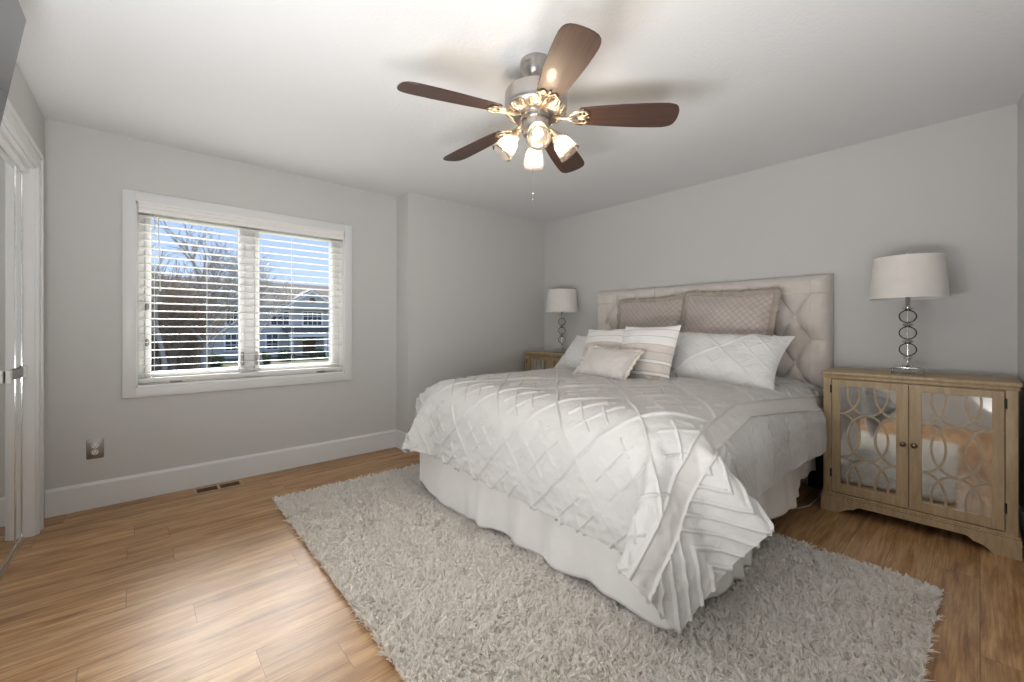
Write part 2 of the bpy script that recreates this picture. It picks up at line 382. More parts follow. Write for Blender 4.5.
# ============================================================ blinds
bl = empty('window_blind', (OX0, YW, 0))
tag(bl, 'white horizontal slatted blind, slats open, hung inside the window casing', 'window blind')
WB = OX1-OX0
bm = bmesh.new()
pr = [(-.006, 1.945), (-.010, 1.955), (-.010, 1.972), (-.004, 1.980), (-.004, 2.000), (-.010, 2.006), (-.010, 2.019), (.012, 2.019), (.012, 1.945)]
a = [bm.verts.new((.016, d-.012, z)) for d, z in pr]; b = [bm.verts.new((WB-.016, d-.012, z)) for d, z in pr]
for i in range(len(pr)): j = (i+1) % len(pr); bm.faces.new((a[i], a[j], b[j], b[i]))
bm.faces.new(a); bm.faces.new(b); obj('valance', bm, blind_m, bl)
Bx('headrail', .016, WB-.016, .004, .06, 1.965, 2.008, blind_m, bl, .003)
bm = bmesh.new(); nS = 21; zt, zb = 1.932, .842
for i in range(nS):
    z = zt+(zb-zt)*i/(nS-1); M = T(0, .034, z) @ Matrix.Rotation(R(-3), 4, 'X')
    pts = [(-.025, -.0006), (-.013, .0014), (0, .002), (.013, .0014), (.025, -.0006), (.025, -.0036), (.013, -.0016), (0, -.001), (-.013, -.0016), (-.025, -.0036)]
    A = [bm.verts.new(M @ Vector((.018, y, q))) for y, q in pts]; B = [bm.verts.new(M @ Vector((WB-.018, y, q))) for y, q in pts]
    for k in range(10): j = (k+1) % 10; bm.faces.new((A[k], A[j], B[j], B[k]))
    bm.faces.new(A); bm.faces.new(B)
obj('slats', bm, blind_m, bl)
bm = bmesh.new(); box(bm, .016, WB-.016, .008, .060, .785, .812, .004)
obj('bottom_rail', bm, blind_m, bl, auto=35)
for x in (.10, .40, .98, WB-.12):
    bm = bmesh.new()
    for y in (.008, .060): tube(bm, [(x, y, 1.965), (x, y, .80)], .0011, 5)
    obj('ladder_cord', bm, blind_m, bl)
bm = bmesh.new(); tube(bm, [(.12, -.004, 1.95), (.13, -.003, 1.45)], .0035, 6); lathe(bm, [(0, -.03), (.006, -.02), (.005, .01), (0, .012)], 8, T(.13, -.003, 1.44)); obj('tilt_wand', bm, blind_m, bl)

# ============================================================ outlet and floor vent
ou = empty('wall_outlet', (-.192, YW, .38)); tag(ou, 'pewter duplex outlet plate with two white receptacles on the wall below the window', 'outlet')
bm = bmesh.new(); box(bm, -.041, .041, -.006, 0, -.063, .063, .003); box(bm, -.028, .028, -.009, -.005, -.048, .048, .002); obj('cover_plate', bm, pewter_m, ou, auto=35)
for z in (.0205, -.0205):
    bm = bmesh.new(); vs = lathe(bm, [(.0, .0), (.0165, 0), (.0165, .004), (0, .004)], 24, T(0, -.0085, z) @ Matrix.Rotation(R(90), 4, 'X')); so = obj('receptacle', bm, plug_m, ou)
    bm = bmesh.new(); box(bm, -.0085, -.006, -.0132, -.012, z-.001, z+.009); box(bm, .006, .0085, -.0132, -.012, z-.001, z+.008); lathe(bm, [(0, 0), (.003, 0), (.003, .0008), (0, .0008)], 10, T(0, -.0124, z-.008) @ Matrix.Rotation(R(90), 4, 'X')); obj('slots', bm, dark_m, so)
fv = empty('floor_vent', (.452, 3.69, 0)); tag(fv, 'wooden framed floor register with dark slots beside the baseboard below the window', 'floor vent')
bm = bmesh.new()
for a in ((-.15, .15, -.062, -.046), (-.15, .15, .046, .062), (-.15, -.128, -.046, .046), (.128, .15, -.046, .046), (-.008, .008, -.046, .046)): box(bm, a[0], a[1], a[2], a[3], 0, .007, .0015)
obj('frame', bm, vent_m, fv, auto=35)
for s in (-1, 1):
    bm = bmesh.new()
    for k in range(8): x = s*.068; y = -.041+k*.0117; box(bm, x-.059, x+.059, y-.0022, y+.0022, .001, .005)
    box(bm, s*.068-.060, s*.068+.060, -.046, .046, 0.0002, .001); obj('louvre', bm, ventd_m, fv)

# draped shape of the comforter in millimetres, a grid of 50 by 50 points
CLOTH_X = [
    [1376,1348,1320,1291,1261,1235,1225,1247,1288,1334,1378,1409,1419,1420,1419,1419,1420,1419,1419,1419,1419,1419,1419,1419,1420,1419,1412,1407,1412,1419,1421,1421,1422,1422,1422,1422,1423,1422,1422,1423,1415,1389,1354,1324,1317,1336,1363,1391,1420,1450],
    [1412,1385,1358,1329,1299,1272,1255,1267,1304,1350,1393,1420,1425,1424,1424,1424,1425,1425,1425,1425,1425,1425,1425,1426,1426,1426,1420,1414,1419,1426,1428,1428,1428,1429,1430,1430,1430,1431,1432,1432,1427,1404,1370,1343,1342,1363,1390,1416,1444,1473],
    [1448,1421,1395,1367,1338,1310,1289,1289,1320,1365,1408,1431,1432,1431,1430,1430,1431,1432,1433,1433,1432,1432,1433,1434,1435,1434,1428,1423,1427,1435,1437,1437,1437,1437,1437,1438,1439,1440,1441,1442,1438,1418,1386,1363,1368,1392,1419,1444,1470,1498],
    [1482,1456,1429,1403,1375,1348,1325,1315,1337,1380,1422,1442,1443,1440,1438,1438,1439,1440,1441,1441,1440,1439,1440,1442,1443,1442,1435,1431,1435,1442,1445,1445,1444,1444,1445,1445,1446,1446,1448,1450,1448,1432,1402,1385,1396,1423,1451,1477,1501,1525],
    [1516,1490,1463,1438,1413,1387,1362,1345,1355,1395,1435,1451,1451,1447,1446,1445,1445,1447,1448,1447,1446,1445,1446,1449,1450,1448,1443,1440,1443,1449,1451,1451,1450,1450,1451,1451,1451,1452,1453,1454,1454,1445,1419,1408,1426,1454,1482,1507,1528,1545],
    [1550,1528,1502,1476,1452,1428,1403,1381,1377,1410,1448,1455,1454,1453,1452,1451,1452,1452,1453,1453,1452,1451,1452,1453,1454,1454,1451,1449,1451,1455,1455,1455,1456,1456,1456,1456,1457,1457,1457,1457,1457,1455,1435,1434,1456,1485,1511,1531,1545,1554],
    [1580,1564,1543,1518,1494,1470,1445,1420,1404,1425,1458,1456,1457,1457,1458,1458,1458,1458,1458,1459,1458,1458,1458,1459,1460,1461,1461,1460,1461,1462,1462,1462,1463,1463,1463,1463,1464,1464,1464,1465,1465,1465,1455,1462,1485,1512,1534,1547,1552,1555],
    [1594,1586,1574,1556,1535,1511,1487,1462,1441,1442,1469,1466,1467,1468,1468,1469,1469,1470,1470,1471,1471,1472,1473,1473,1475,1475,1476,1477,1477,1478,1479,1479,1480,1481,1482,1482,1483,1484,1485,1486,1486,1484,1484,1493,1510,1534,1549,1551,1552,1555],
    [1596,1592,1588,1581,1568,1548,1524,1503,1482,1468,1484,1485,1486,1487,1488,1489,1491,1492,1493,1494,1495,1496,1497,1498,1499,1500,1502,1503,1504,1505,1506,1507,1508,1509,1510,1511,1512,1513,1514,1515,1515,1515,1517,1524,1537,1553,1555,1556,1561,1570],
    [1596,1592,1589,1587,1584,1577,1555,1535,1521,1510,1509,1516,1518,1520,1521,1523,1524,1525,1527,1528,1529,1530,1531,1533,1534,1535,1536,1538,1539,1540,1542,1543,1544,1546,1547,1548,1550,1551,1552,1553,1554,1554,1556,1560,1564,1570,1578,1589,1602,1615],
    [1621,1611,1603,1597,1593,1591,1587,1570,1559,1554,1553,1555,1557,1559,1561,1563,1564,1565,1567,1568,1570,1571,1573,1574,1576,1577,1579,1580,1582,1584,1585,1587,1588,1589,1591,1592,1594,1595,1596,1598,1599,1599,1601,1604,1607,1614,1621,1629,1639,1649],
    [1667,1657,1647,1637,1627,1619,1612,1606,1603,1600,1599,1601,1603,1606,1608,1609,1611,1613,1614,1616,1617,1619,1621,1622,1624,1626,1627,1629,1630,1632,1633,1635,1636,1638,1639,1641,1642,1644,1645,1646,1647,1648,1650,1653,1656,1658,1659,1662,1669,1678],
    [1697,1690,1682,1673,1666,1662,1659,1654,1652,1650,1650,1652,1654,1656,1658,1660,1662,1663,1665,1666,1668,1670,1671,1673,1674,1676,1678,1679,1681,1682,1684,1685,1687,1689,1690,1692,1693,1694,1696,1697,1698,1699,1701,1703,1706,1708,1709,1711,1713,1717],
    [1722,1715,1708,1703,1700,1700,1702,1704,1703,1702,1702,1704,1706,1708,1710,1712,1713,1715,1716,1718,1719,1721,1723,1724,1726,1727,1729,1730,1732,1733,1735,1736,1738,1740,1741,1743,1744,1745,1747,1748,1749,1750,1752,1754,1756,1758,1760,1761,1762,1765],
    [1755,1751,1749,1748,1750,1752,1753,1754,1754,1754,1755,1756,1758,1760,1762,1763,1765,1766,1768,1769,1771,1773,1774,1776,1777,1779,1780,1782,1783,1785,1786,1788,1789,1791,1792,1793,1795,1796,1797,1798,1799,1801,1802,1804,1806,1808,1810,1811,1812,1814],
    [1799,1798,1798,1800,1801,1803,1805,1806,1806,1806,1807,1808,1809,1811,1813,1815,1817,1818,1819,1821,1822,1824,1825,1827,1828,1830,1831,1833,1834,1836,1837,1838,1840,1841,1843,1844,1845,1847,1848,1849,1850,1851,1853,1855,1857,1858,1860,1861,1863,1864],
    [1849,1849,1850,1852,1853,1855,1856,1857,1858,1858,1859,1860,1861,1863,1865,1867,1868,1870,1871,1872,1874,1875,1876,1878,1879,1881,1882,1883,1885,1886,1888,1889,1890,1892,1893,1894,1896,1897,1898,1900,1901,1902,1904,1905,1907,1909,1910,1911,1913,1914],
    [1900,1901,1902,1903,1905,1907,1908,1909,1910,1910,1911,1912,1913,1915,1917,1918,1920,1921,1922,1923,1925,1926,1927,1929,1930,1931,1933,1934,1935,1937,1938,1939,1941,1942,1943,1945,1946,1947,1949,1950,1951,1953,1954,1956,1957,1959,1960,1962,1963,1964],
    [1952,1953,1954,1955,1957,1958,1960,1961,1961,1962,1963,1964,1965,1967,1968,1970,1971,1972,1974,1975,1976,1978,1979,1980,1981,1983,1984,1985,1987,1988,1989,1990,1992,1993,1994,1996,1997,1998,1999,2001,2002,2003,2005,2006,2008,2009,2011,2012,2013,2014],
    [2004,2005,2006,2008,2009,2010,2012,2013,2013,2014,2015,2016,2017,2018,2020,2021,2023,2024,2025,2026,2028,2029,2030,2031,2033,2034,2035,2036,2038,2039,2040,2041,2043,2044,2045,2046,2048,2049,2050,2051,2053,2054,2055,2057,2058,2060,2061,2062,2063,2064],
    [2056,2057,2058,2060,2061,2062,2063,2064,2065,2066,2067,2068,2069,2070,2072,2073,2074,2075,2077,2078,2079,2080,2081,2083,2084,2085,2086,2088,2089,2090,2091,2092,2094,2095,2096,2097,2098,2100,2101,2102,2103,2104,2106,2107,2109,2110,2111,2112,2113,2115],
    [2108,2109,2111,2112,2113,2114,2115,2116,2117,2118,2119,2120,2121,2122,2123,2125,2126,2127,2128,2129,2130,2132,2133,2134,2135,2136,2137,2139,2140,2141,2142,2143,2144,2146,2147,2148,2149,2150,2151,2153,2154,2155,2156,2157,2159,2160,2161,2163,2164,2165],
    [2160,2162,2163,2164,2165,2166,2167,2168,2169,2170,2171,2172,2173,2174,2175,2176,2177,2179,2180,2181,2182,2183,2184,2185,2186,2188,2189,2190,2191,2192,2193,2194,2195,2196,2198,2199,2200,2201,2202,2203,2204,2205,2207,2208,2209,2211,2212,2213,2214,2215],
    [2213,2214,2215,2216,2217,2218,2219,2220,2221,2222,2222,2223,2224,2226,2227,2228,2229,2230,2231,2232,2233,2234,2235,2237,2238,2239,2240,2241,2242,2243,2244,2245,2246,2247,2248,2250,2251,2252,2253,2254,2255,2256,2257,2258,2260,2261,2262,2263,2264,2265],
    [2265,2266,2267,2268,2269,2270,2271,2272,2273,2273,2274,2275,2276,2277,2278,2279,2281,2282,2283,2284,2285,2286,2287,2288,2289,2290,2291,2292,2293,2294,2295,2296,2297,2298,2299,2300,2301,2302,2303,2304,2306,2307,2308,2309,2310,2311,2312,2313,2314,2315],
    [2317,2318,2319,2320,2321,2322,2323,2324,2325,2325,2326,2327,2328,2329,2330,2331,2332,2333,2334,2335,2336,2337,2338,2339,2340,2341,2342,2343,2344,2345,2346,2347,2348,2349,2350,2351,2352,2353,2354,2355,2356,2357,2358,2359,2360,2362,2363,2364,2365,2366],
    [2369,2370,2371,2372,2373,2374,2375,2376,2377,2377,2378,2379,2380,2381,2382,2383,2384,2385,2386,2387,2388,2388,2389,2390,2391,2392,2393,2394,2395,2396,2397,2398,2399,2400,2401,2402,2403,2404,2405,2406,2407,2408,2409,2410,2411,2412,2413,2414,2415,2416],
    [2422,2423,2423,2424,2425,2426,2427,2428,2429,2429,2430,2431,2432,2433,2433,2434,2435,2436,2437,2438,2439,2440,2441,2442,2443,2444,2444,2445,2446,2447,2448,2449,2450,2451,2452,2453,2454,2455,2455,2456,2457,2458,2459,2460,2461,2462,2463,2464,2465,2466],
    [2474,2475,2476,2476,2477,2478,2479,2480,2480,2481,2482,2483,2483,2484,2485,2486,2487,2488,2489,2489,2490,2491,2492,2493,2494,2495,2496,2496,2497,2498,2499,2500,2501,2502,2503,2503,2504,2505,2506,2507,2508,2509,2510,2511,2512,2513,2513,2514,2515,2516],
    [2526,2527,2528,2529,2529,2530,2531,2532,2532,2533,2534,2534,2535,2536,2537,2538,2538,2539,2540,2541,2542,2543,2543,2544,2545,2546,2547,2548,2548,2549,2550,2551,2552,2553,2553,2554,2555,2556,2557,2558,2558,2559,2560,2561,2562,2563,2564,2565,2565,2566],
    [2578,2579,2580,2581,2581,2582,2583,2584,2584,2585,2586,2586,2587,2588,2588,2589,2590,2591,2592,2592,2593,2594,2595,2596,2596,2597,2598,2599,2600,2600,2601,2602,2603,2603,2604,2605,2606,2607,2607,2608,2609,2610,2611,2612,2612,2613,2614,2615,2616,2616],
    [2631,2631,2632,2633,2633,2634,2635,2636,2636,2637,2637,2638,2639,2639,2640,2641,2642,2642,2643,2644,2645,2645,2646,2647,2648,2648,2649,2650,2651,2651,2652,2653,2654,2654,2655,2656,2657,2657,2658,2659,2660,2660,2661,2662,2663,2664,2664,2665,2666,2667],
    [2683,2683,2684,2685,2685,2686,2687,2688,2688,2689,2689,2690,2690,2691,2692,2692,2693,2694,2695,2695,2696,2697,2697,2698,2699,2700,2700,2701,2702,2702,2703,2704,2704,2705,2706,2707,2707,2708,2709,2709,2710,2711,2712,2713,2713,2714,2715,2715,2716,2717],
    [2735,2736,2736,2737,2738,2738,2739,2739,2740,2741,2741,2742,2742,2743,2743,2744,2745,2745,2746,2747,2747,2748,2749,2749,2750,2751,2751,2752,2753,2753,2754,2755,2755,2756,2757,2757,2758,2759,2759,2760,2761,2762,2762,2763,2764,2764,2765,2766,2766,2767],
    [2787,2788,2788,2789,2790,2790,2791,2791,2792,2792,2793,2794,2794,2795,2795,2796,2796,2797,2798,2798,2799,2799,2800,2801,2801,2802,2803,2803,2804,2804,2805,2806,2806,2807,2808,2808,2809,2809,2810,2811,2811,2812,2813,2813,2814,2815,2815,2816,2817,2817],
    [2839,2840,2841,2841,2842,2842,2843,2843,2844,2844,2845,2845,2846,2846,2847,2847,2848,2848,2849,2850,2850,2851,2851,2852,2853,2853,2854,2854,2855,2855,2856,2857,2857,2858,2858,2859,2860,2860,2861,2861,2862,2863,2863,2864,2864,2865,2866,2866,2867,2867],
    [2892,2892,2893,2893,2894,2894,2895,2895,2896,2896,2897,2897,2898,2898,2898,2899,2899,2900,2901,2901,2902,2902,2903,2903,2904,2904,2905,2905,2906,2907,2907,2908,2908,2909,2909,2910,2910,2911,2911,2912,2913,2913,2914,2914,2915,2916,2916,2917,2917,2918],
    [2944,2944,2945,2945,2946,2946,2947,2947,2948,2948,2949,2949,2949,2950,2950,2951,2951,2952,2952,2953,2953,2954,2954,2955,2955,2956,2956,2957,2957,2958,2958,2959,2959,2960,2960,2961,2961,2962,2962,2963,2963,2964,2964,2965,2965,2966,2966,2967,2967,2968],
    [2996,2997,2997,2998,2998,2998,2999,2999,3000,3000,3000,3001,3001,3001,3002,3002,3003,3003,3004,3004,3004,3005,3005,3006,3006,3007,3007,3008,3008,3009,3009,3010,3010,3010,3011,3011,3012,3012,3013,3013,3014,3014,3015,3015,3016,3016,3017,3017,3017,3018],
    [3048,3049,3049,3050,3050,3050,3051,3051,3052,3052,3052,3053,3053,3053,3053,3054,3054,3055,3055,3055,3056,3056,3057,3057,3058,3058,3058,3059,3059,3060,3060,3060,3061,3061,3062,3062,3063,3063,3063,3064,3064,3065,3065,3066,3066,3067,3067,3067,3068,3068],
    [3101,3101,3101,3102,3102,3102,3103,3103,3104,3104,3104,3104,3105,3105,3105,3105,3106,3106,3107,3107,3107,3108,3108,3108,3109,3109,3110,3110,3110,3111,3111,3111,3112,3112,3113,3113,3113,3114,3114,3114,3115,3115,3116,3116,3117,3117,3117,3118,3118,3118],
    [3153,3153,3154,3154,3154,3155,3155,3155,3156,3156,3156,3156,3156,3157,3157,3157,3157,3158,3158,3158,3159,3159,3159,3160,3160,3160,3161,3161,3161,3162,3162,3162,3163,3163,3163,3164,3164,3164,3165,3165,3166,3166,3166,3167,3167,3167,3168,3168,3168,3168],
    [3205,3205,3206,3206,3206,3207,3207,3207,3207,3208,3208,3208,3208,3208,3208,3209,3209,3209,3210,3210,3210,3210,3211,3211,3211,3212,3212,3212,3212,3213,3213,3213,3214,3214,3214,3214,3215,3215,3215,3216,3216,3217,3217,3217,3218,3218,3218,3218,3218,3219],
    [3257,3257,3258,3258,3258,3259,3259,3259,3259,3260,3260,3260,3260,3260,3260,3260,3261,3261,3261,3261,3262,3262,3262,3262,3263,3263,3263,3263,3264,3264,3264,3264,3265,3265,3265,3265,3266,3266,3266,3266,3267,3267,3268,3268,3268,3268,3268,3268,3268,3269],
    [3308,3309,3309,3310,3310,3311,3311,3311,3311,3312,3312,3312,3312,3312,3312,3312,3312,3312,3313,3313,3313,3313,3313,3314,3314,3314,3314,3314,3315,3315,3315,3315,3315,3316,3316,3316,3316,3316,3317,3317,3317,3318,3318,3319,3319,3319,3319,3318,3318,3318],
    [3359,3360,3361,3362,3362,3363,3363,3363,3363,3364,3364,3363,3363,3363,3363,3364,3364,3364,3364,3364,3364,3365,3365,3365,3365,3365,3365,3366,3366,3366,3366,3366,3366,3367,3367,3367,3367,3367,3367,3368,3368,3368,3369,3369,3369,3369,3369,3368,3367,3366],
    [3411,3412,3413,3413,3414,3415,3415,3415,3415,3416,3416,3415,3415,3415,3415,3415,3415,3415,3416,3416,3416,3416,3416,3416,3416,3416,3417,3417,3417,3417,3417,3417,3417,3417,3418,3418,3418,3418,3418,3418,3418,3419,3419,3419,3420,3419,3419,3418,3417,3415],
    [3461,3462,3463,3464,3466,3467,3467,3467,3467,3467,3467,3466,3466,3466,3467,3467,3467,3467,3467,3467,3467,3467,3467,3467,3468,3468,3468,3468,3468,3468,3468,3468,3468,3468,3468,3468,3469,3469,3469,3469,3469,3469,3469,3470,3470,3470,3469,3467,3463,3460],
    [3511,3512,3513,3515,3517,3519,3519,3519,3518,3516,3515,3516,3517,3518,3518,3518,3518,3518,3519,3519,3519,3519,3519,3519,3519,3519,3519,3519,3519,3519,3519,3519,3519,3519,3519,3519,3519,3519,3519,3519,3519,3519,3519,3519,3520,3520,3517,3512,3507,3502],
    [3562,3562,3564,3566,3568,3570,3571,3571,3569,3565,3564,3566,3568,3569,3570,3570,3570,3570,3570,3570,3570,3570,3570,3570,3570,3570,3570,3570,3570,3570,3570,3570,3570,3570,3570,3570,3570,3570,3570,3570,3570,3569,3568,3569,3571,3569,3564,3558,3552,3546],
]
CLOTH_Y = [
    [686,703,717,730,742,762,799,840,861,869,884,920,968,1018,1068,1118,1169,1219,1270,1320,1371,1422,1472,1523,1574,1624,1675,1725,1775,1825,1876,1927,1977,2028,2079,2130,2180,2231,2282,2332,2382,2424,2460,2499,2548,2592,2629,2666,2703,2738],
    [672,690,706,720,733,750,784,827,854,863,880,919,968,1018,1068,1118,1169,1219,1270,1320,1371,1422,1472,1523,1574,1624,1675,1725,1775,1825,1876,1927,1977,2028,2079,2129,2180,2231,2281,2332,2382,2426,2463,2504,2553,2596,2634,2673,2711,2746],
    [656,676,694,710,724,741,769,813,846,859,877,919,968,1018,1068,1119,1169,1219,1270,1321,1371,1422,1472,1523,1574,1624,1675,1725,1775,1825,1876,1927,1977,2028,2079,2129,2180,2231,2281,2332,2382,2428,2466,2510,2558,2600,2637,2677,2716,2753],
    [639,658,677,696,714,733,758,797,837,854,875,919,968,1018,1068,1119,1169,1220,1270,1321,1371,1422,1473,1523,1574,1624,1675,1725,1775,1826,1876,1927,1977,2028,2079,2129,2180,2231,2281,2332,2382,2430,2470,2516,2562,2601,2637,2676,2716,2758],
    [622,642,661,681,704,725,748,783,826,849,873,919,969,1018,1069,1119,1169,1220,1270,1321,1371,1422,1473,1523,1574,1624,1675,1725,1775,1826,1876,1927,1977,2028,2079,2129,2180,2230,2281,2332,2382,2431,2473,2521,2565,2601,2638,2677,2720,2766],
    [607,633,653,673,698,722,744,771,812,844,871,919,969,1019,1069,1119,1170,1220,1271,1321,1372,1422,1473,1523,1574,1624,1675,1725,1776,1826,1877,1927,1978,2028,2079,2129,2180,2230,2281,2331,2382,2432,2477,2525,2566,2602,2641,2684,2730,2779],
    [588,623,652,676,701,724,745,766,800,839,869,919,969,1019,1069,1119,1170,1220,1271,1321,1372,1422,1473,1523,1574,1624,1675,1725,1776,1826,1877,1927,1978,2028,2079,2129,2180,2230,2280,2331,2381,2431,2480,2528,2569,2607,2648,2695,2743,2792],
    [561,600,636,670,699,725,749,769,792,833,870,919,969,1019,1069,1120,1170,1220,1271,1321,1372,1422,1473,1523,1574,1624,1675,1725,1776,1826,1877,1927,1978,2028,2079,2129,2180,2230,2281,2331,2381,2432,2482,2530,2575,2614,2659,2708,2757,2806],
    [530,570,609,648,684,715,740,769,791,826,870,920,970,1020,1070,1120,1170,1221,1271,1321,1372,1422,1473,1523,1574,1624,1675,1725,1776,1826,1877,1927,1978,2028,2079,2129,2180,2230,2281,2332,2382,2433,2483,2532,2578,2623,2672,2720,2769,2816],
    [500,539,578,618,657,695,722,751,786,823,870,919,969,1019,1069,1120,1170,1220,1271,1321,1372,1422,1473,1523,1574,1624,1675,1725,1776,1826,1877,1927,1978,2029,2079,2130,2180,2231,2281,2332,2383,2433,2484,2534,2584,2633,2680,2724,2767,2808],
    [477,514,551,589,628,668,707,739,777,820,868,918,968,1018,1069,1119,1170,1220,1270,1321,1372,1422,1473,1523,1574,1624,1675,1725,1776,1826,1877,1928,1978,2029,2079,2130,2180,2231,2281,2332,2383,2434,2484,2535,2584,2629,2667,2705,2744,2783],
    [489,520,551,582,614,648,686,727,771,816,865,917,967,1018,1068,1119,1170,1220,1271,1321,1372,1422,1473,1523,1574,1624,1675,1725,1776,1826,1877,1927,1978,2028,2079,2130,2180,2231,2281,2332,2383,2433,2484,2534,2580,2616,2648,2679,2716,2754],
    [525,554,583,611,639,665,691,725,769,816,864,915,967,1018,1068,1119,1170,1220,1271,1321,1372,1422,1473,1523,1574,1624,1675,1725,1776,1826,1877,1927,1978,2029,2079,2130,2180,2231,2281,2332,2382,2433,2483,2532,2578,2618,2648,2671,2697,2731],
    [564,593,621,648,671,688,707,732,771,817,866,916,967,1018,1069,1119,1170,1220,1271,1321,1372,1423,1473,1524,1574,1625,1675,1726,1776,1826,1877,1927,1978,2028,2079,2129,2180,2230,2281,2331,2382,2432,2482,2531,2577,2617,2648,2670,2691,2717],
    [599,626,650,668,678,686,704,736,775,819,868,918,968,1019,1069,1120,1170,1221,1271,1322,1372,1423,1473,1524,1574,1625,1675,1726,1776,1827,1877,1927,1978,2028,2079,2129,2180,2230,2280,2331,2381,2431,2482,2531,2576,2617,2648,2670,2688,2708],
    [624,645,663,672,678,687,707,737,776,820,869,919,969,1020,1070,1120,1171,1221,1272,1322,1373,1423,1474,1524,1574,1625,1675,1726,1776,1826,1877,1927,1978,2028,2079,2129,2179,2230,2280,2330,2381,2431,2481,2530,2576,2616,2647,2670,2687,2703],
    [640,656,667,673,678,688,707,738,776,821,870,920,970,1020,1071,1121,1171,1222,1272,1323,1373,1424,1474,1524,1575,1625,1675,1726,1776,1827,1877,1927,1978,2028,2078,2129,2179,2229,2280,2330,2380,2430,2480,2529,2575,2616,2647,2670,2685,2698],
    [650,661,668,673,677,688,708,738,777,822,871,921,971,1021,1072,1122,1172,1223,1273,1323,1374,1424,1474,1525,1575,1625,1676,1726,1776,1827,1877,1927,1978,2028,2078,2129,2179,2229,2279,2330,2380,2430,2480,2529,2575,2615,2646,2669,2684,2695],
    [656,663,669,673,677,688,708,739,778,823,871,922,972,1022,1072,1122,1173,1223,1273,1324,1374,1424,1475,1525,1575,1625,1676,1726,1776,1827,1877,1927,1978,2028,2078,2128,2179,2229,2279,2330,2379,2429,2479,2528,2574,2615,2646,2669,2682,2691],
    [660,665,669,673,678,688,708,739,779,823,872,922,973,1023,1072,1123,1173,1223,1274,1324,1374,1424,1475,1525,1575,1626,1676,1726,1776,1827,1877,1927,1978,2028,2078,2128,2179,2229,2279,2329,2379,2429,2479,2528,2574,2615,2646,2669,2682,2690],
    [663,666,669,673,678,689,709,740,779,824,873,923,973,1023,1073,1123,1173,1224,1274,1324,1374,1425,1475,1525,1575,1626,1676,1726,1776,1827,1877,1927,1977,2028,2078,2128,2179,2229,2279,2329,2379,2429,2479,2528,2574,2614,2646,2669,2681,2689],
    [666,668,670,673,678,689,709,740,780,824,873,923,974,1024,1073,1123,1174,1224,1274,1324,1375,1425,1475,1525,1576,1626,1676,1726,1777,1827,1877,1927,1977,2028,2078,2128,2178,2229,2279,2329,2379,2429,2479,2528,2574,2614,2646,2669,2681,2689],
    [669,670,672,673,678,689,709,741,780,825,874,924,974,1024,1074,1124,1174,1224,1275,1325,1375,1425,1475,1526,1576,1626,1676,1726,1777,1827,1877,1927,1977,2028,2078,2128,2178,2228,2279,2329,2378,2428,2478,2528,2573,2614,2646,2668,2682,2690],
    [671,672,673,674,678,689,710,741,781,826,874,924,975,1024,1074,1124,1174,1225,1275,1325,1375,1425,1476,1526,1576,1626,1676,1726,1777,1827,1877,1927,1977,2028,2078,2128,2178,2228,2279,2329,2378,2428,2478,2527,2573,2614,2646,2668,2681,2690],
    [673,674,674,674,678,689,710,742,781,826,875,925,975,1025,1074,1125,1175,1225,1275,1325,1375,1426,1476,1526,1576,1626,1676,1727,1777,1827,1877,1927,1977,2028,2078,2128,2178,2228,2278,2329,2378,2428,2478,2527,2573,2614,2645,2668,2681,2690],
    [674,675,675,675,678,689,710,742,782,827,875,925,976,1025,1075,1125,1175,1225,1275,1326,1376,1426,1476,1526,1576,1626,1677,1727,1777,1827,1877,1927,1977,2028,2078,2128,2178,2228,2278,2328,2378,2428,2478,2527,2573,2613,2645,2668,2681,2690],
    [674,675,674,675,678,690,711,743,782,827,876,926,976,1026,1075,1125,1175,1226,1276,1326,1376,1426,1476,1526,1576,1627,1677,1727,1777,1827,1877,1927,1977,2027,2078,2128,2178,2228,2278,2328,2378,2428,2478,2527,2572,2613,2645,2668,2682,2691],
    [674,674,674,675,678,690,711,743,782,828,876,926,976,1026,1076,1126,1176,1226,1276,1326,1376,1426,1476,1526,1577,1627,1677,1727,1777,1827,1877,1927,1977,2027,2078,2128,2178,2228,2278,2328,2378,2427,2477,2526,2572,2613,2645,2668,2682,2691],
    [674,675,675,675,678,690,711,743,783,828,877,927,977,1027,1076,1126,1176,1226,1276,1326,1376,1427,1477,1527,1577,1627,1677,1727,1777,1827,1877,1927,1977,2027,2077,2128,2178,2228,2278,2328,2377,2427,2477,2526,2572,2613,2645,2668,2681,2691],
    [675,675,675,675,678,690,712,744,783,828,877,927,977,1027,1076,1126,1177,1227,1277,1327,1377,1427,1477,1527,1577,1627,1677,1727,1777,1827,1877,1927,1977,2027,2077,2127,2178,2228,2278,2328,2377,2427,2477,2526,2572,2612,2645,2667,2681,2691],
    [673,674,674,675,678,690,712,744,784,829,878,928,978,1027,1077,1127,1177,1227,1277,1327,1377,1427,1477,1527,1577,1627,1677,1727,1777,1827,1877,1927,1977,2027,2077,2127,2177,2227,2277,2327,2377,2427,2477,2526,2571,2612,2644,2667,2681,2691],
    [670,672,673,675,678,690,712,745,784,829,878,928,978,1028,1077,1127,1177,1227,1277,1327,1377,1427,1477,1527,1577,1627,1677,1727,1777,1827,1877,1927,1977,2027,2077,2127,2177,2227,2277,2327,2377,2426,2476,2525,2571,2612,2644,2667,2681,2691],
    [667,669,671,674,678,690,712,745,784,829,878,928,978,1028,1078,1128,1178,1228,1278,1328,1377,1427,1477,1527,1577,1627,1677,1727,1777,1827,1877,1927,1977,2027,2077,2127,2177,2227,2277,2327,2377,2426,2476,2525,2571,2612,2644,2667,2681,2690],
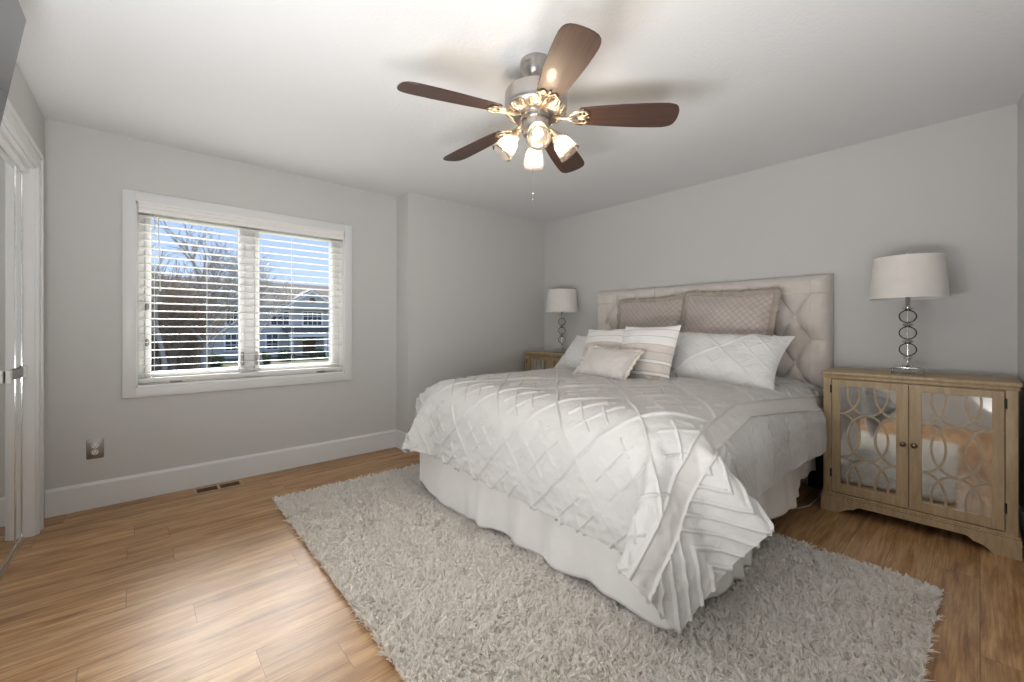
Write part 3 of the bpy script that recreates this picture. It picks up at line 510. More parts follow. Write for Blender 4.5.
    [667,668,670,673,679,691,713,745,785,830,879,929,979,1028,1078,1128,1178,1228,1278,1328,1378,1428,1478,1528,1578,1628,1677,1727,1777,1827,1877,1927,1977,2027,2077,2127,2177,2227,2277,2327,2376,2426,2476,2525,2570,2611,2644,2667,2681,2690],
    [668,669,672,674,678,691,713,746,785,830,879,929,979,1029,1078,1128,1178,1228,1278,1328,1378,1428,1478,1528,1578,1628,1678,1728,1777,1827,1877,1927,1977,2027,2077,2127,2177,2227,2277,2327,2376,2426,2475,2524,2570,2611,2644,2667,2681,2690],
    [669,671,673,674,678,691,714,746,786,831,880,930,980,1029,1079,1129,1179,1229,1278,1328,1378,1428,1478,1528,1578,1628,1678,1728,1778,1827,1877,1927,1977,2027,2077,2127,2177,2227,2277,2327,2376,2425,2475,2524,2570,2611,2643,2667,2681,2690],
    [670,671,672,674,678,691,714,747,786,831,880,930,980,1030,1079,1129,1179,1229,1279,1329,1379,1428,1478,1528,1578,1628,1678,1728,1778,1828,1877,1927,1977,2027,2077,2127,2177,2227,2277,2326,2376,2425,2475,2524,2570,2610,2643,2667,2681,2690],
    [671,671,672,674,679,691,714,747,787,832,881,931,980,1030,1080,1129,1179,1229,1279,1329,1379,1429,1478,1528,1578,1628,1678,1728,1778,1828,1877,1927,1977,2027,2077,2127,2177,2226,2276,2326,2376,2425,2475,2524,2569,2610,2643,2667,2681,2690],
    [671,671,672,674,678,692,715,748,787,832,881,931,981,1030,1080,1130,1180,1229,1279,1329,1379,1429,1479,1529,1578,1628,1678,1728,1778,1828,1877,1927,1977,2027,2077,2127,2177,2226,2276,2326,2375,2425,2475,2524,2569,2610,2643,2667,2681,2689],
    [671,672,673,674,678,692,715,748,788,833,882,932,982,1031,1080,1130,1180,1230,1280,1329,1379,1429,1479,1529,1579,1628,1678,1728,1778,1828,1877,1927,1977,2027,2077,2127,2176,2226,2276,2326,2375,2425,2474,2524,2569,2610,2643,2667,2681,2690],
    [673,673,673,675,679,692,716,748,788,834,882,932,982,1031,1081,1131,1180,1230,1280,1330,1380,1429,1479,1529,1579,1629,1678,1728,1778,1828,1878,1927,1977,2027,2077,2127,2176,2226,2276,2326,2375,2425,2474,2523,2569,2610,2643,2667,2681,2690],
    [673,674,674,675,679,692,716,749,789,834,883,933,983,1032,1081,1131,1181,1230,1280,1330,1380,1430,1479,1529,1579,1629,1678,1728,1778,1828,1878,1927,1977,2027,2077,2126,2176,2226,2276,2326,2375,2424,2474,2523,2569,2609,2642,2667,2681,2691],
    [671,674,675,675,679,693,716,749,789,835,884,933,983,1032,1082,1131,1181,1231,1281,1330,1380,1430,1480,1529,1579,1629,1679,1728,1778,1828,1878,1927,1977,2027,2077,2126,2176,2226,2276,2325,2375,2424,2474,2523,2569,2609,2642,2666,2682,2693],
    [664,669,673,675,679,693,717,750,789,835,884,934,983,1033,1082,1132,1181,1231,1281,1331,1380,1430,1480,1529,1579,1629,1679,1728,1778,1828,1878,1927,1977,2027,2077,2126,2176,2226,2275,2325,2375,2424,2474,2523,2568,2609,2642,2666,2682,2695],
    [652,658,664,670,678,693,717,750,790,836,885,934,984,1033,1082,1132,1182,1231,1281,1331,1381,1430,1480,1530,1579,1629,1679,1729,1778,1828,1878,1927,1977,2027,2076,2126,2176,2226,2275,2325,2374,2424,2474,2522,2568,2609,2642,2667,2685,2703],
    [641,649,657,667,678,693,717,750,790,836,885,935,984,1034,1083,1132,1182,1232,1281,1331,1381,1430,1480,1530,1580,1629,1679,1729,1778,1828,1878,1927,1977,2027,2076,2126,2176,2225,2275,2325,2374,2424,2473,2522,2568,2609,2642,2670,2694,2716],
    [644,653,662,672,682,695,718,751,791,837,886,936,985,1034,1083,1133,1182,1232,1282,1331,1381,1431,1480,1530,1580,1629,1679,1729,1778,1828,1878,1927,1977,2027,2076,2126,2176,2225,2275,2325,2374,2423,2472,2521,2567,2608,2641,2668,2694,2718],
    [657,667,676,683,689,699,719,751,792,840,889,938,987,1035,1083,1133,1183,1232,1282,1332,1381,1431,1481,1530,1580,1630,1679,1729,1778,1828,1878,1927,1977,2027,2076,2126,2176,2225,2275,2324,2373,2421,2470,2519,2566,2605,2635,2658,2679,2699],
    [672,682,690,695,699,705,720,750,795,844,893,941,990,1036,1084,1134,1183,1233,1282,1332,1382,1431,1481,1530,1580,1630,1679,1729,1778,1828,1878,1927,1977,2027,2076,2126,2175,2225,2275,2324,2372,2419,2467,2516,2564,2601,2623,2641,2659,2676],
    [684,695,702,706,708,711,722,752,799,848,897,944,991,1037,1084,1134,1183,1233,1283,1332,1382,1431,1481,1531,1580,1630,1679,1729,1779,1828,1878,1927,1977,2027,2076,2126,2175,2225,2274,2324,2371,2417,2464,2513,2561,2595,2609,2623,2638,2654],
]
CLOTH_Z = [
    [117,156,194,231,268,303,327,329,317,303,290,283,282,283,285,287,289,291,293,295,297,299,301,304,306,308,311,314,316,317,318,320,322,324,326,328,330,332,334,336,340,347,359,368,366,351,331,311,290,269],
    [151,190,228,265,301,337,365,374,366,352,339,334,334,335,337,338,340,342,344,346,348,350,352,355,357,359,362,365,366,367,369,371,373,375,376,378,380,382,384,386,389,396,406,414,410,393,373,354,334,313],
    [184,223,260,297,334,370,401,418,414,400,389,384,385,386,388,390,391,393,395,397,399,401,403,405,407,409,413,415,417,417,419,421,423,425,427,429,430,432,434,435,438,444,454,460,453,435,414,396,376,356],
    [217,255,293,329,366,402,435,459,461,449,438,434,435,437,439,441,442,444,446,448,450,452,454,456,458,460,463,466,467,468,470,471,473,475,477,479,481,482,484,486,488,493,502,506,494,475,453,434,416,398],
    [248,287,325,361,397,433,467,497,507,498,487,485,486,488,490,492,494,495,497,499,501,504,505,507,509,511,514,516,518,519,520,522,524,526,528,530,531,533,535,536,538,542,550,550,535,514,493,474,458,443],
    [280,316,354,391,426,461,497,531,551,546,537,536,537,539,541,543,545,547,549,551,553,555,557,558,560,562,564,567,568,569,571,573,575,577,578,580,582,584,585,587,589,591,597,593,575,554,534,518,504,491],
    [313,346,381,416,452,488,525,562,591,594,587,588,589,591,592,594,596,598,600,602,604,606,608,609,611,613,615,617,618,620,622,624,625,627,629,631,632,634,636,637,638,640,643,635,616,596,578,564,552,539],
    [351,382,414,446,480,515,551,589,625,642,637,638,639,641,643,645,647,648,650,652,654,655,657,658,660,662,664,665,667,669,670,672,673,675,677,678,679,681,682,683,685,687,684,675,660,640,625,612,600,588],
    [389,421,452,482,513,547,582,617,654,684,685,686,687,689,691,692,693,695,696,698,699,701,702,704,705,707,708,709,711,712,713,715,716,717,719,720,721,722,723,724,725,726,724,715,701,686,673,660,647,633],
    [428,460,491,522,552,583,618,653,685,714,727,727,728,729,731,732,733,734,735,737,738,739,740,742,743,744,745,746,747,748,749,750,751,752,753,754,755,756,757,758,758,759,757,750,742,729,713,692,668,643],
    [463,496,529,561,592,622,653,686,717,741,755,760,761,762,763,764,765,767,768,769,770,770,771,772,772,773,774,774,775,776,776,777,778,778,779,779,780,781,781,781,782,782,779,774,766,744,712,680,649,619],
    [466,505,544,582,619,655,688,717,742,764,778,783,784,785,786,786,787,787,788,788,789,789,789,790,790,790,791,791,791,792,792,793,793,794,794,794,794,794,795,795,795,795,793,785,767,733,694,655,621,589],
    [448,489,529,570,611,653,696,732,756,777,791,796,796,796,796,796,797,797,797,797,797,797,798,798,798,798,798,799,799,799,799,799,799,799,799,799,799,799,799,799,799,799,797,787,765,734,694,649,607,570],
    [427,468,509,551,595,642,688,732,761,781,795,800,799,799,799,799,799,799,799,799,799,799,799,799,799,799,799,799,799,799,799,799,799,799,799,799,800,800,800,800,800,800,797,786,765,735,695,650,604,561],
    [409,452,496,543,592,642,689,728,759,782,795,800,800,800,799,799,799,799,799,799,799,799,799,799,799,799,799,799,799,799,799,799,799,800,801,802,802,802,803,803,802,801,797,786,765,735,695,650,603,557],
    [400,446,493,542,592,642,688,728,760,783,795,800,801,802,802,801,800,800,800,800,800,801,802,803,803,803,802,801,801,801,801,802,803,805,806,808,808,808,809,808,806,802,797,786,766,735,696,651,603,556],
    [396,444,493,543,593,642,688,728,760,783,796,800,802,806,807,805,803,802,803,805,806,807,809,810,810,811,810,809,808,808,807,809,811,813,814,816,817,817,815,815,810,803,797,787,766,736,696,652,604,555],
    [394,443,493,543,593,643,689,729,761,784,796,800,803,809,813,811,809,808,807,808,809,811,813,814,816,816,816,815,814,813,813,814,816,818,820,821,822,821,820,818,811,803,797,787,766,736,697,652,604,555],
    [394,444,494,544,594,643,689,729,761,784,796,800,803,809,814,813,811,810,809,809,809,811,813,815,817,818,818,817,816,815,815,815,816,818,820,821,822,822,820,819,810,803,797,787,766,737,697,652,604,554],
    [394,444,494,545,595,644,690,730,761,784,796,800,803,809,814,813,812,811,810,810,810,812,814,816,818,819,819,819,818,817,816,816,816,818,819,821,821,821,820,818,810,802,797,787,766,737,698,653,604,554],
    [395,445,495,545,595,644,691,730,761,784,796,800,802,808,814,814,814,813,812,811,811,812,814,816,819,820,821,820,820,818,817,816,816,817,818,819,820,820,819,818,810,802,797,787,766,737,698,653,604,555],
    [395,445,496,546,596,645,691,730,762,784,796,800,802,808,815,816,816,815,814,813,813,814,815,817,819,821,822,821,821,819,817,816,815,816,816,817,818,819,818,817,809,802,797,787,767,737,698,653,605,555],
    [396,446,496,547,597,646,692,731,762,785,796,800,802,809,816,817,817,817,816,815,814,815,816,817,819,821,822,822,821,819,818,816,815,814,815,815,816,817,817,816,808,801,797,787,767,737,698,654,605,555],
    [396,447,497,547,597,646,692,731,762,785,796,799,802,810,817,818,819,819,818,817,816,816,816,817,819,820,821,822,821,819,817,815,814,813,813,813,814,815,816,815,808,801,797,787,767,737,699,654,605,556],
    [397,447,498,548,598,647,693,732,763,785,796,800,802,810,817,819,820,820,820,819,817,816,816,817,818,819,820,821,820,819,817,815,813,811,811,811,812,813,814,814,807,801,797,787,767,738,699,654,606,556],
    [398,448,498,549,599,647,693,732,763,785,796,800,803,810,818,820,821,822,821,820,818,817,816,816,816,817,818,819,819,818,816,814,812,810,809,810,811,812,813,814,807,801,797,787,767,738,699,654,606,557],
    [399,449,499,549,599,648,694,732,763,785,796,799,803,811,818,820,821,822,821,820,818,817,815,815,815,815,816,817,817,817,815,813,811,810,809,809,809,811,812,814,807,801,797,787,767,738,699,655,606,557],
    [399,449,500,550,600,649,694,733,764,786,796,799,803,811,818,820,821,822,821,820,818,816,815,813,813,813,814,815,816,816,815,813,811,810,808,808,809,810,812,814,807,801,798,787,767,738,700,655,607,558],
    [400,450,500,551,601,649,695,733,764,786,796,800,802,810,817,819,820,821,821,820,818,816,814,812,811,811,812,813,814,815,814,813,812,810,809,808,809,810,812,814,808,801,797,787,767,738,700,655,607,558],
    [401,451,501,551,601,650,695,733,764,786,796,800,802,809,816,817,818,819,819,819,817,815,813,811,810,810,810,812,813,814,814,813,812,811,810,809,809,811,813,815,808,802,798,787,767,738,700,656,608,558],
    [402,452,502,552,602,651,696,734,764,786,796,799,802,809,815,815,816,817,818,817,816,814,812,810,809,809,809,810,812,813,814,814,814,812,811,811,811,812,813,815,809,802,797,788,768,739,700,656,608,559],
    [402,452,503,553,603,651,696,734,765,786,797,799,801,808,813,813,814,815,816,816,815,814,812,810,809,808,808,810,811,813,814,815,815,814,813,812,812,813,814,816,809,802,798,788,768,739,701,657,608,559],
    [403,453,503,553,603,652,696,734,765,787,797,799,800,806,812,811,812,813,814,815,815,814,812,811,809,808,808,809,811,813,815,816,817,816,815,815,814,814,815,816,810,802,797,788,768,739,701,657,609,560],
    [404,454,504,554,604,652,697,735,765,787,797,799,800,805,810,810,810,811,812,814,814,814,813,811,810,809,809,810,812,814,816,817,818,818,818,817,816,815,816,817,810,802,798,788,768,739,701,657,609,560],
    [404,454,504,554,604,652,697,735,766,787,797,799,800,805,810,809,809,810,811,813,814,814,814,813,812,811,810,811,812,814,817,818,820,820,819,818,817,816,816,816,809,802,798,788,768,739,702,658,610,560],
    [405,455,505,555,605,653,698,735,766,787,797,799,799,805,809,808,808,809,811,812,814,815,815,814,813,812,812,812,813,815,817,819,821,821,821,820,818,817,816,816,809,802,798,788,768,740,702,658,610,561],
    [406,456,506,556,606,654,698,736,766,787,797,799,800,804,810,808,808,809,810,812,814,816,816,816,816,815,814,814,814,816,817,819,821,822,822,821,819,817,816,815,808,802,798,788,768,740,702,658,610,561],
    [407,456,506,556,606,654,699,736,767,788,797,799,800,805,810,809,809,809,811,813,815,817,818,818,818,817,816,815,815,816,818,819,821,822,822,821,819,817,815,814,807,801,798,788,768,740,702,659,611,562],
    [407,457,507,557,607,655,699,737,767,788,797,799,800,807,812,811,810,810,812,813,816,818,819,820,820,819,817,816,816,816,817,819,820,821,821,820,819,817,815,813,806,801,798,789,769,740,703,659,611,562],
    [408,458,508,558,608,656,699,737,767,788,797,799,801,808,814,813,812,812,813,814,816,818,820,821,821,820,819,817,816,816,816,817,819,820,820,820,818,816,814,812,805,800,798,789,769,740,703,659,612,562],
    [409,459,509,558,608,656,700,737,768,788,797,799,802,810,816,815,814,813,814,815,817,819,820,822,822,821,820,818,816,815,815,816,817,818,819,818,817,816,814,811,804,800,798,789,769,740,703,660,612,563],
    [410,459,509,559,609,657,700,738,768,788,797,800,804,811,818,817,816,815,815,816,817,819,820,822,822,821,820,818,816,815,814,814,815,816,817,817,816,815,813,811,804,800,798,789,769,741,703,660,612,563],
    [410,460,510,560,609,657,701,738,768,789,797,800,805,813,820,819,818,817,816,816,817,818,820,821,821,821,820,818,816,814,813,812,813,814,815,815,815,814,813,811,804,800,798,789,769,741,704,660,613,564],
    [412,461,511,561,610,658,701,739,768,789,797,800,806,815,821,820,819,818,817,816,816,817,818,819,820,820,819,817,815,813,811,811,811,812,813,814,814,814,813,812,805,801,798,789,769,741,704,660,613,565],
    [413,463,512,562,611,658,702,739,769,789,797,801,807,815,822,821,820,819,817,816,815,816,817,818,818,819,818,816,814,812,810,809,809,810,811,813,814,814,814,813,806,801,798,789,769,741,704,661,615,568],
    [415,464,513,562,611,658,702,739,769,789,797,802,807,815,822,822,821,819,817,815,814,814,815,816,816,817,817,816,814,812,810,809,808,809,810,812,813,814,814,814,807,802,798,789,769,741,703,662,619,574],
    [414,463,512,561,610,658,702,739,768,787,795,799,805,814,821,821,820,819,816,815,813,812,813,813,814,815,815,815,814,812,810,809,808,808,810,811,813,815,816,815,809,801,795,787,768,739,702,660,617,574],
    [411,460,509,558,607,656,701,739,765,779,787,792,798,811,820,820,819,818,816,814,812,811,811,811,812,814,814,814,813,812,810,809,808,809,810,812,814,815,817,817,810,797,787,780,765,735,695,652,607,562],
    [408,457,506,555,605,654,701,739,759,762,769,779,790,806,818,819,818,817,815,813,811,810,809,810,811,812,813,814,814,813,812,810,809,809,810,812,814,816,818,819,808,791,778,772,761,730,686,640,594,548],
    [406,454,503,553,602,652,700,738,749,746,752,766,783,802,816,817,817,816,815,813,811,809,808,809,810,811,813,814,814,814,813,812,811,811,811,813,815,817,819,820,805,786,771,764,757,723,676,629,582,535],
]

# ============================================================ outside the window
lawn_m = mat('winter_lawn', (.20, .22, .10), .95)
ramp(lawn_m, noise_n(lawn_m, coords(lawn_m), .8, 6), [(.3, (.08, .095, .04)), (.7, (.17, .17, .09))], P(lawn_m).inputs['Base Color'])
road_m = mat('asphalt', (.13, .13, .13), .9); siding_m = mat('grey_siding', (.55, .55, .54), .8)
bump(siding_m, mathn(siding_m, 'FRACT', mathn(siding_m, 'MULTIPLY', (lambda s: (L(siding_m, coords(siding_m), s.inputs[0]), s.outputs['Z'])[1])(N(siding_m, 'ShaderNodeSeparateXYZ')), 5.0)), .6, .03)
roof_m = mat('brown_shingle', (.17, .145, .12), .95)
ramp(roof_m, noise_n(roof_m, coords(roof_m), 3, 5), [(.3, (.15, .125, .105)), (.7, (.21, .18, .155))], P(roof_m).inputs['Base Color'])
wtrim_m = mat('house_trim', (.85, .85, .85), .6); wglass_m = mat('dark_pane', (.05, .06, .07), .1); door_m = mat('brown_door', (.17, .11, .07), .5)
paint_m = mat('pale_blue_paint', (.52, .60, .70), .5); bark_m = mat('grey_bark', (.42, .39, .36), .9); bark2_m = mat('pale_bark', (.62, .62, .62), .8)
twig_m = mat('brown_twigs', (.30, .23, .17), .9); bush_m = mat('evergreen_shrub', (.07, .09, .05), .95)
GZ = -1.65
st(Bx('ground_lawn', -60, 60, 6, 90, GZ-.3, GZ, lawn_m)); st(Bx('ground_road', -60, 60, 26, 33, GZ, GZ+.02, road_m))
hs = empty('house', (9, 46, GZ)); tag(hs, 'grey two-storey house with brown roofs and white trim across the street', 'house')
def hb(name, x0, x1, y0, y1, z0, z1, m, par=hs): return Bx(name, x0, x1, y0, y1, z0, z1, m, par)
E_ = 4.95   # eave height over the ground
hb('wall', -8.5, 16, 0, 10, 0, E_, siding_m)
def gable(name, x0, x1, y0, y1, z, h, m, axis='X', th=.22, par=hs):
    bm = bmesh.new()
    if axis == 'X':
        ym = (y0+y1)/2; pr = [(y0, z), (ym, z+h), (y1, z), (y1, z-th), (ym, z+h-th), (y0, z-th)]
        A = [bm.verts.new((x0, p, q)) for p, q in pr]; B = [bm.verts.new((x1, p, q)) for p, q in pr]
    else:
        xm = (x0+x1)/2; pr = [(x0, z), (xm, z+h), (x1, z), (x1, z-th), (xm, z+h-th), (x0, z-th)]
        A = [bm.verts.new((p, y0, q)) for p, q in pr]; B = [bm.verts.new((p, y1, q)) for p, q in pr]
    for i in range(6): j = (i+1) % 6; bm.faces.new((A[i], A[j], B[j], B[i]))
    for Q in (A, B): bm.faces.new((Q[0], Q[1], Q[4], Q[5])); bm.faces.new((Q[1], Q[2], Q[3], Q[4]))
    return obj(name, bm, m, par)
gable('roof', -9, 16.5, -.5, 10.5, E_, 2.75, roof_m)
hb('gutter', -9, 16.5, -.62, -.5, E_-.25, E_+.0, wtrim_m)
for gx, gw, gh in ((-3.0, 2.2, 1.5), (4.4, 2.3, 1.5), (10.4, 2.2, 1.4)):
    bm = bmesh.new(); A = [bm.verts.new((gx+p, y, q)) for y in (-.7, 4) for p, q in ((-gw, E_), (0, E_+gh), (gw, E_))]
    for f in ((0, 1, 2), (3, 4, 5), (0, 3, 4, 1), (1, 4, 5, 2), (0, 2, 5, 3)): bm.faces.new([A[i] for i in f])
    gg = obj('front_gable', bm, siding_m, hs)
    gable('rake_trim', gx-gw-.2, gx+gw+.2, -.85, -.70, E_+.06, gh+.16, wtrim_m, 'Y', .26, gg)
    gable('gable_roof', gx-gw-.25, gx+gw+.25, -.70, 4.2, E_+.12, gh+.2, roof_m, 'Y', .1, gg)
    bm = bmesh.new(); lathe(bm, [(0, 0), (.28, 0), (.28, .05), (0, .05)], 16, T(gx, -.70, E_+gh*.45) @ Matrix.Rotation(R(90), 4, 'X')); obj('round_vent', bm, door_m, gg)
def hwin(x, z, w, h, y=-.02):
    f = hb('window', x-w/2-.12, x+w/2+.12, y-.06, y, z-.12, z+h+.12, wtrim_m)
    bm = bmesh.new()
    nx = max(2, int(round(w/.5)))
    for i in range(nx):
        for j in range(3): box(bm, x-w/2+w*i/nx+.04, x-w/2+w*(i+1)/nx-.04, y-.08, y-.055, z+h*j/3+.04, z+h*(j+1)/3-.04)
    obj('pane', bm, wglass_m, f)
for x, w in ((-6.3, 1.0), (-2.0, 1.6), (1.6, 1.6), (4.6, 1.8), (8.6, 1.5), (12.4, 1.6)): hwin(x, 3.1, w, 1.35)
for x, w in ((-6.0, 1.4), (-2.0, 1.8), (.9, 1.0)): hwin(x, .75, w, 1.5)
bm = bmesh.new(); A = [bm.verts.new(p) for p in ((1.8, 0, 2.95), (14.5, 0, 2.95), (14.5, -2.4, 2.25), (1.8, -2.4, 2.25), (1.8, 0, 2.75), (14.5, 0, 2.75), (14.5, -2.4, 2.05), (1.8, -2.4, 2.05))]
for f in ((0, 1, 2, 3), (4, 5, 6, 7), (0, 1, 5, 4), (2, 3, 7, 6), (0, 3, 7, 4), (1, 2, 6, 5)): bm.faces.new([A[i] for i in f])
obj('porch_roof', bm, roof_m, hs); hb('gutter', 1.8, 14.5, -2.5, -2.38, 1.95, 2.2, wtrim_m)
for x in (2.1, 5.2, 8.6, 12.0): hb('porch_post', x-.14, x+.14, -2.3, -2.02, 0, 2.15, wtrim_m)
d = hb('front_door', 3.7, 4.9, -.08, 0, .1, 2.3, door_m)
hb('garage_door', 6.2, 8.3, -.08, 0, .1, 2.4, paint_m); hb('garage_door', 9.0, 11.4, -.08, 0, .1, 2.4, paint_m)

def branch(V, F, p, d, r, l, n, depth, rnd, mn=.006):
    segs = 3; pts = [p]
    for i in range(segs):
        d = (d+Vector((rnd.uniform(-.22, .22), rnd.uniform(-.22, .22), rnd.uniform(-.05, .2)))).normalized(); pts.append(pts[-1]+d*l/segs)
    rs = [r*(1-.4*i/segs) for i in range(segs+1)]
    b0 = len(V); a = d.orthogonal().normalized(); b = d.cross(a)
    for q, rr in zip(pts, rs):
        for k in range(4): V.append(q+(a*math.cos(k*math.pi/2)+b*math.sin(k*math.pi/2))*rr)
    for i in range(segs):
        for k in range(4): F.append((b0+i*4+k, b0+i*4+(k+1) % 4, b0+i*4+4+(k+1) % 4, b0+i*4+4+k))
    if depth == 0: return
    for k in range(n):
        t = rnd.uniform(.35, 1.0); i = min(segs-1, int(t*segs)); q = pts[i].lerp(pts[i+1], t*segs-i)
        ax = Vector((rnd.gauss(0, 1), rnd.gauss(0, 1), rnd.gauss(0, .6))).normalized()
        nd = (d*.75+ax*.75+Vector((0, 0, .18))).normalized()
        branch(V, F, q, nd, max(mn, r*rnd.uniform(.42, .6)), l*rnd.uniform(.58, .8), n, depth-1, rnd, mn)
def tree(name, loc, h, r, seed, m, n=5, depth=5, mn=.014):
    rnd = random.Random(seed); V = []; F = []
    branch(V, F, Vector((0, 0, 0)), Vector((0, 0, 1)), r, h, n, depth, rnd, mn)
    o = np_mesh(name, [tuple(v) for v in V], F, m, smooth=False); o.location = loc; return o
def at(px_, py_, depth_):   # a point of the place seen at that distance from the window
    r_ = (px_-512)/420; return Vector(((r_*.7443+.6679)*depth_, (-r_*.6679+.7443)*depth_, 1.1586+(328-py_)/420*depth_))
q = at(203, 328, 24); tag(tree('bare_tree', (q.x, q.y, GZ), 4.0, .26, 5, bark_m, 5, 4, .018), 'large bare leafless tree standing in the yard, its crown filling the window view', 'tree')
q = at(165, 328, 20); tag(tree('bare_tree', (q.x, q.y, GZ), 3.4, .16, 12, bark_m, 4, 4, .015), 'bare many-branched tree beyond the left window sash, nearer than the other trees', 'tree')
q = at(262, 328, 30); tag(tree('bare_tree', (q.x, q.y, GZ), 4.4, .14, 21, bark_m, 4, 4, .014), 'slender bare tree seen beyond the window just past the centre mullion', 'tree')
# a tall brown thicket of stems
V = []; F = []; rnd = random.Random(3); c0 = at(150, 328, 22); c1 = at(187, 328, 27)
for i in range(420):
    t = rnd.random(); p = c0.lerp(c1, t)+Vector((rnd.gauss(0, .5), rnd.gauss(0, .7), 0)); p.z = GZ
    branch(V, F, p, Vector((rnd.gauss(0, .10), rnd.gauss(0, .10), 1)).normalized(), .035, rnd.uniform(2.6, 4.4), 4, 1, rnd, .012)
tag(np_mesh('thicket', [tuple(v) for v in V], F, twig_m, smooth=False), 'dense brown leafless hedge of upright stems beyond the lower left of the window', 'hedge')
for k, (px_, dp) in enumerate(((262, 33), (286, 36), (318, 38), (214, 31))):
    q = at(px_, 328, dp); bm = bmesh.new(); bmesh.ops.create_icosphere(bm, subdivisions=4, radius=.62)
    for v in bm.verts:
        n_ = noise.noise(v.co*5+Vector((k*7, 0, 0))); v.co *= 1+.28*n_+.12*noise.noise(v.co*14); v.co.z *= .85
    o = obj('shrub', bm, bush_m); o.location = (q.x, q.y, GZ+.42)
    tag(o, ('low dark shrub by the porch seen just past the window mullion', 'low dark shrub in front of the brown front door across the street', 'low dark shrub farthest along the porch towards the garage doors', 'low dark shrub left of the window mullion before the grey house')[k], 'shrub', 'shrubs in front of the house')

# ============================================================ rug
RX0, RX1, RY0, RY1 = .66, 2.64, .13, 3.13
rg = empty('shag_rug', ((RX0+RX1)/2, (RY0+RY1)/2, 0)); rg.rotation_euler = (0, 0, R(-1.0))
tag(rg, 'large cream-grey shaggy rug lying under the foot of the bed', 'rug')
hw, hh = (RX1-RX0)/2, (RY1-RY0)/2
Bx('backing', -hw+.01, hw-.01, -hh+.01, hh-.01, 0, .012, rugback_m, rg, .003)
def make_pile(n):
    x = rng.uniform(-hw, hw, n); y = rng.uniform(-hh, hh, n)
    keep = ~((np.abs(x) > hw-.03) & (np.abs(y) > hh-.03) & (np.hypot(np.abs(x)-hw+.03, np.abs(y)-hh+.03) > .03))
    x = x[keep]; y = y[keep]; n = len(x)
    def vn(x, y, s, seed):                       # value noise on a lattice
        r_ = np.random.default_rng(seed); g = r_.uniform(-1, 1, (256, 256)); u = x/s+60; w = y/s+60
        i = np.floor(u).astype(int); j = np.floor(w).astype(int); fu = u-i; fw = w-j; fu = fu*fu*(3-2*fu); fw = fw*fw*(3-2*fw); i %= 255; j %= 255
        return (g[i, j]*(1-fu)+g[i+1, j]*fu)*(1-fw)+(g[i, j+1]*(1-fu)+g[i+1, j+1]*fu)*fw
    lx = vn(x, y, .026, 1)*.6+vn(x, y, .12, 2)*.3; ly = vn(x, y, .026, 3)*.6+vn(x, y, .12, 4)*.3-.1
    # yarn tufts: strands of one tuft lean together and close at the tip
    cell = .0135; ci = np.floor(x/cell+300).astype(int); cj = np.floor(y/cell+300).astype(int); tr_ = np.random.default_rng(9)
    t1, t2, t3, t4, t5 = (tr_.uniform(-1, 1, (800, 800)) for _ in range(5))
    tx = (ci-300+.5+.35*t1[ci, cj])*cell-x; ty = (cj-300+.5+.35*t2[ci, cj])*cell-y
    lx += .75*t3[ci, cj]; ly += .75*t4[ci, cj]; tl = t5[ci, cj]
    lx += rng.normal(0, .16, n); ly += rng.normal(0, .16, n)
    ln = rng.uniform(.021, .027, n)*(1+.22*tl)*(1+.15*vn(x, y, .05, 5)); w = rng.uniform(.0018, .0030, n)
    ex = np.clip((np.abs(x)-hw+.02)/.02, 0, 1)*np.sign(x); ey = np.clip((np.abs(y)-hh+.02)/.02, 0, 1)*np.sign(y)
    lx += ex*.15; ly += ey*.15
    ang = rng.uniform(0, np.pi, n); wx = np.cos(ang); wy = np.sin(ang)
    V = np.zeros((n, 7, 3), np.float32)
    for k, (t, ww) in enumerate(((0, 1.0), (.45, 1.15), (.85, .85), (1.12, 0))):
        cx_ = x+lx*ln*t**1.5*.85+tx*.62*t; cy_ = y+ly*ln*t**1.5*.85+ty*.62*t; cz = .010+ln*(t-.33*t*t*np.minimum(1.2, np.hypot(lx, ly)))
        if k < 3:
            V[:, 2*k] = np.stack([cx_-wx*w*ww, cy_-wy*w*ww, cz], 1); V[:, 2*k+1] = np.stack([cx_+wx*w*ww, cy_+wy*w*ww, cz], 1)
        else: V[:, 6] = np.stack([cx_, cy_, cz], 1)
    b = np.arange(n)[:, None]*7
    F = np.concatenate([b+np.array([q_]) for q_ in ((0, 1, 3), (0, 3, 2), (2, 3, 5), (2, 5, 4), (4, 5, 6))])
    tone = np.repeat(np.clip(.5+.3*tl+.15*vn(x, y, .03, 8)+rng.normal(0, .12, n), 0, 1), 7)
    return np_mesh('pile', V.reshape(-1, 3), F, rug_m, rg, smooth=True, attr={'tone': tone})
tag(make_pile(270000), kind='stuff')

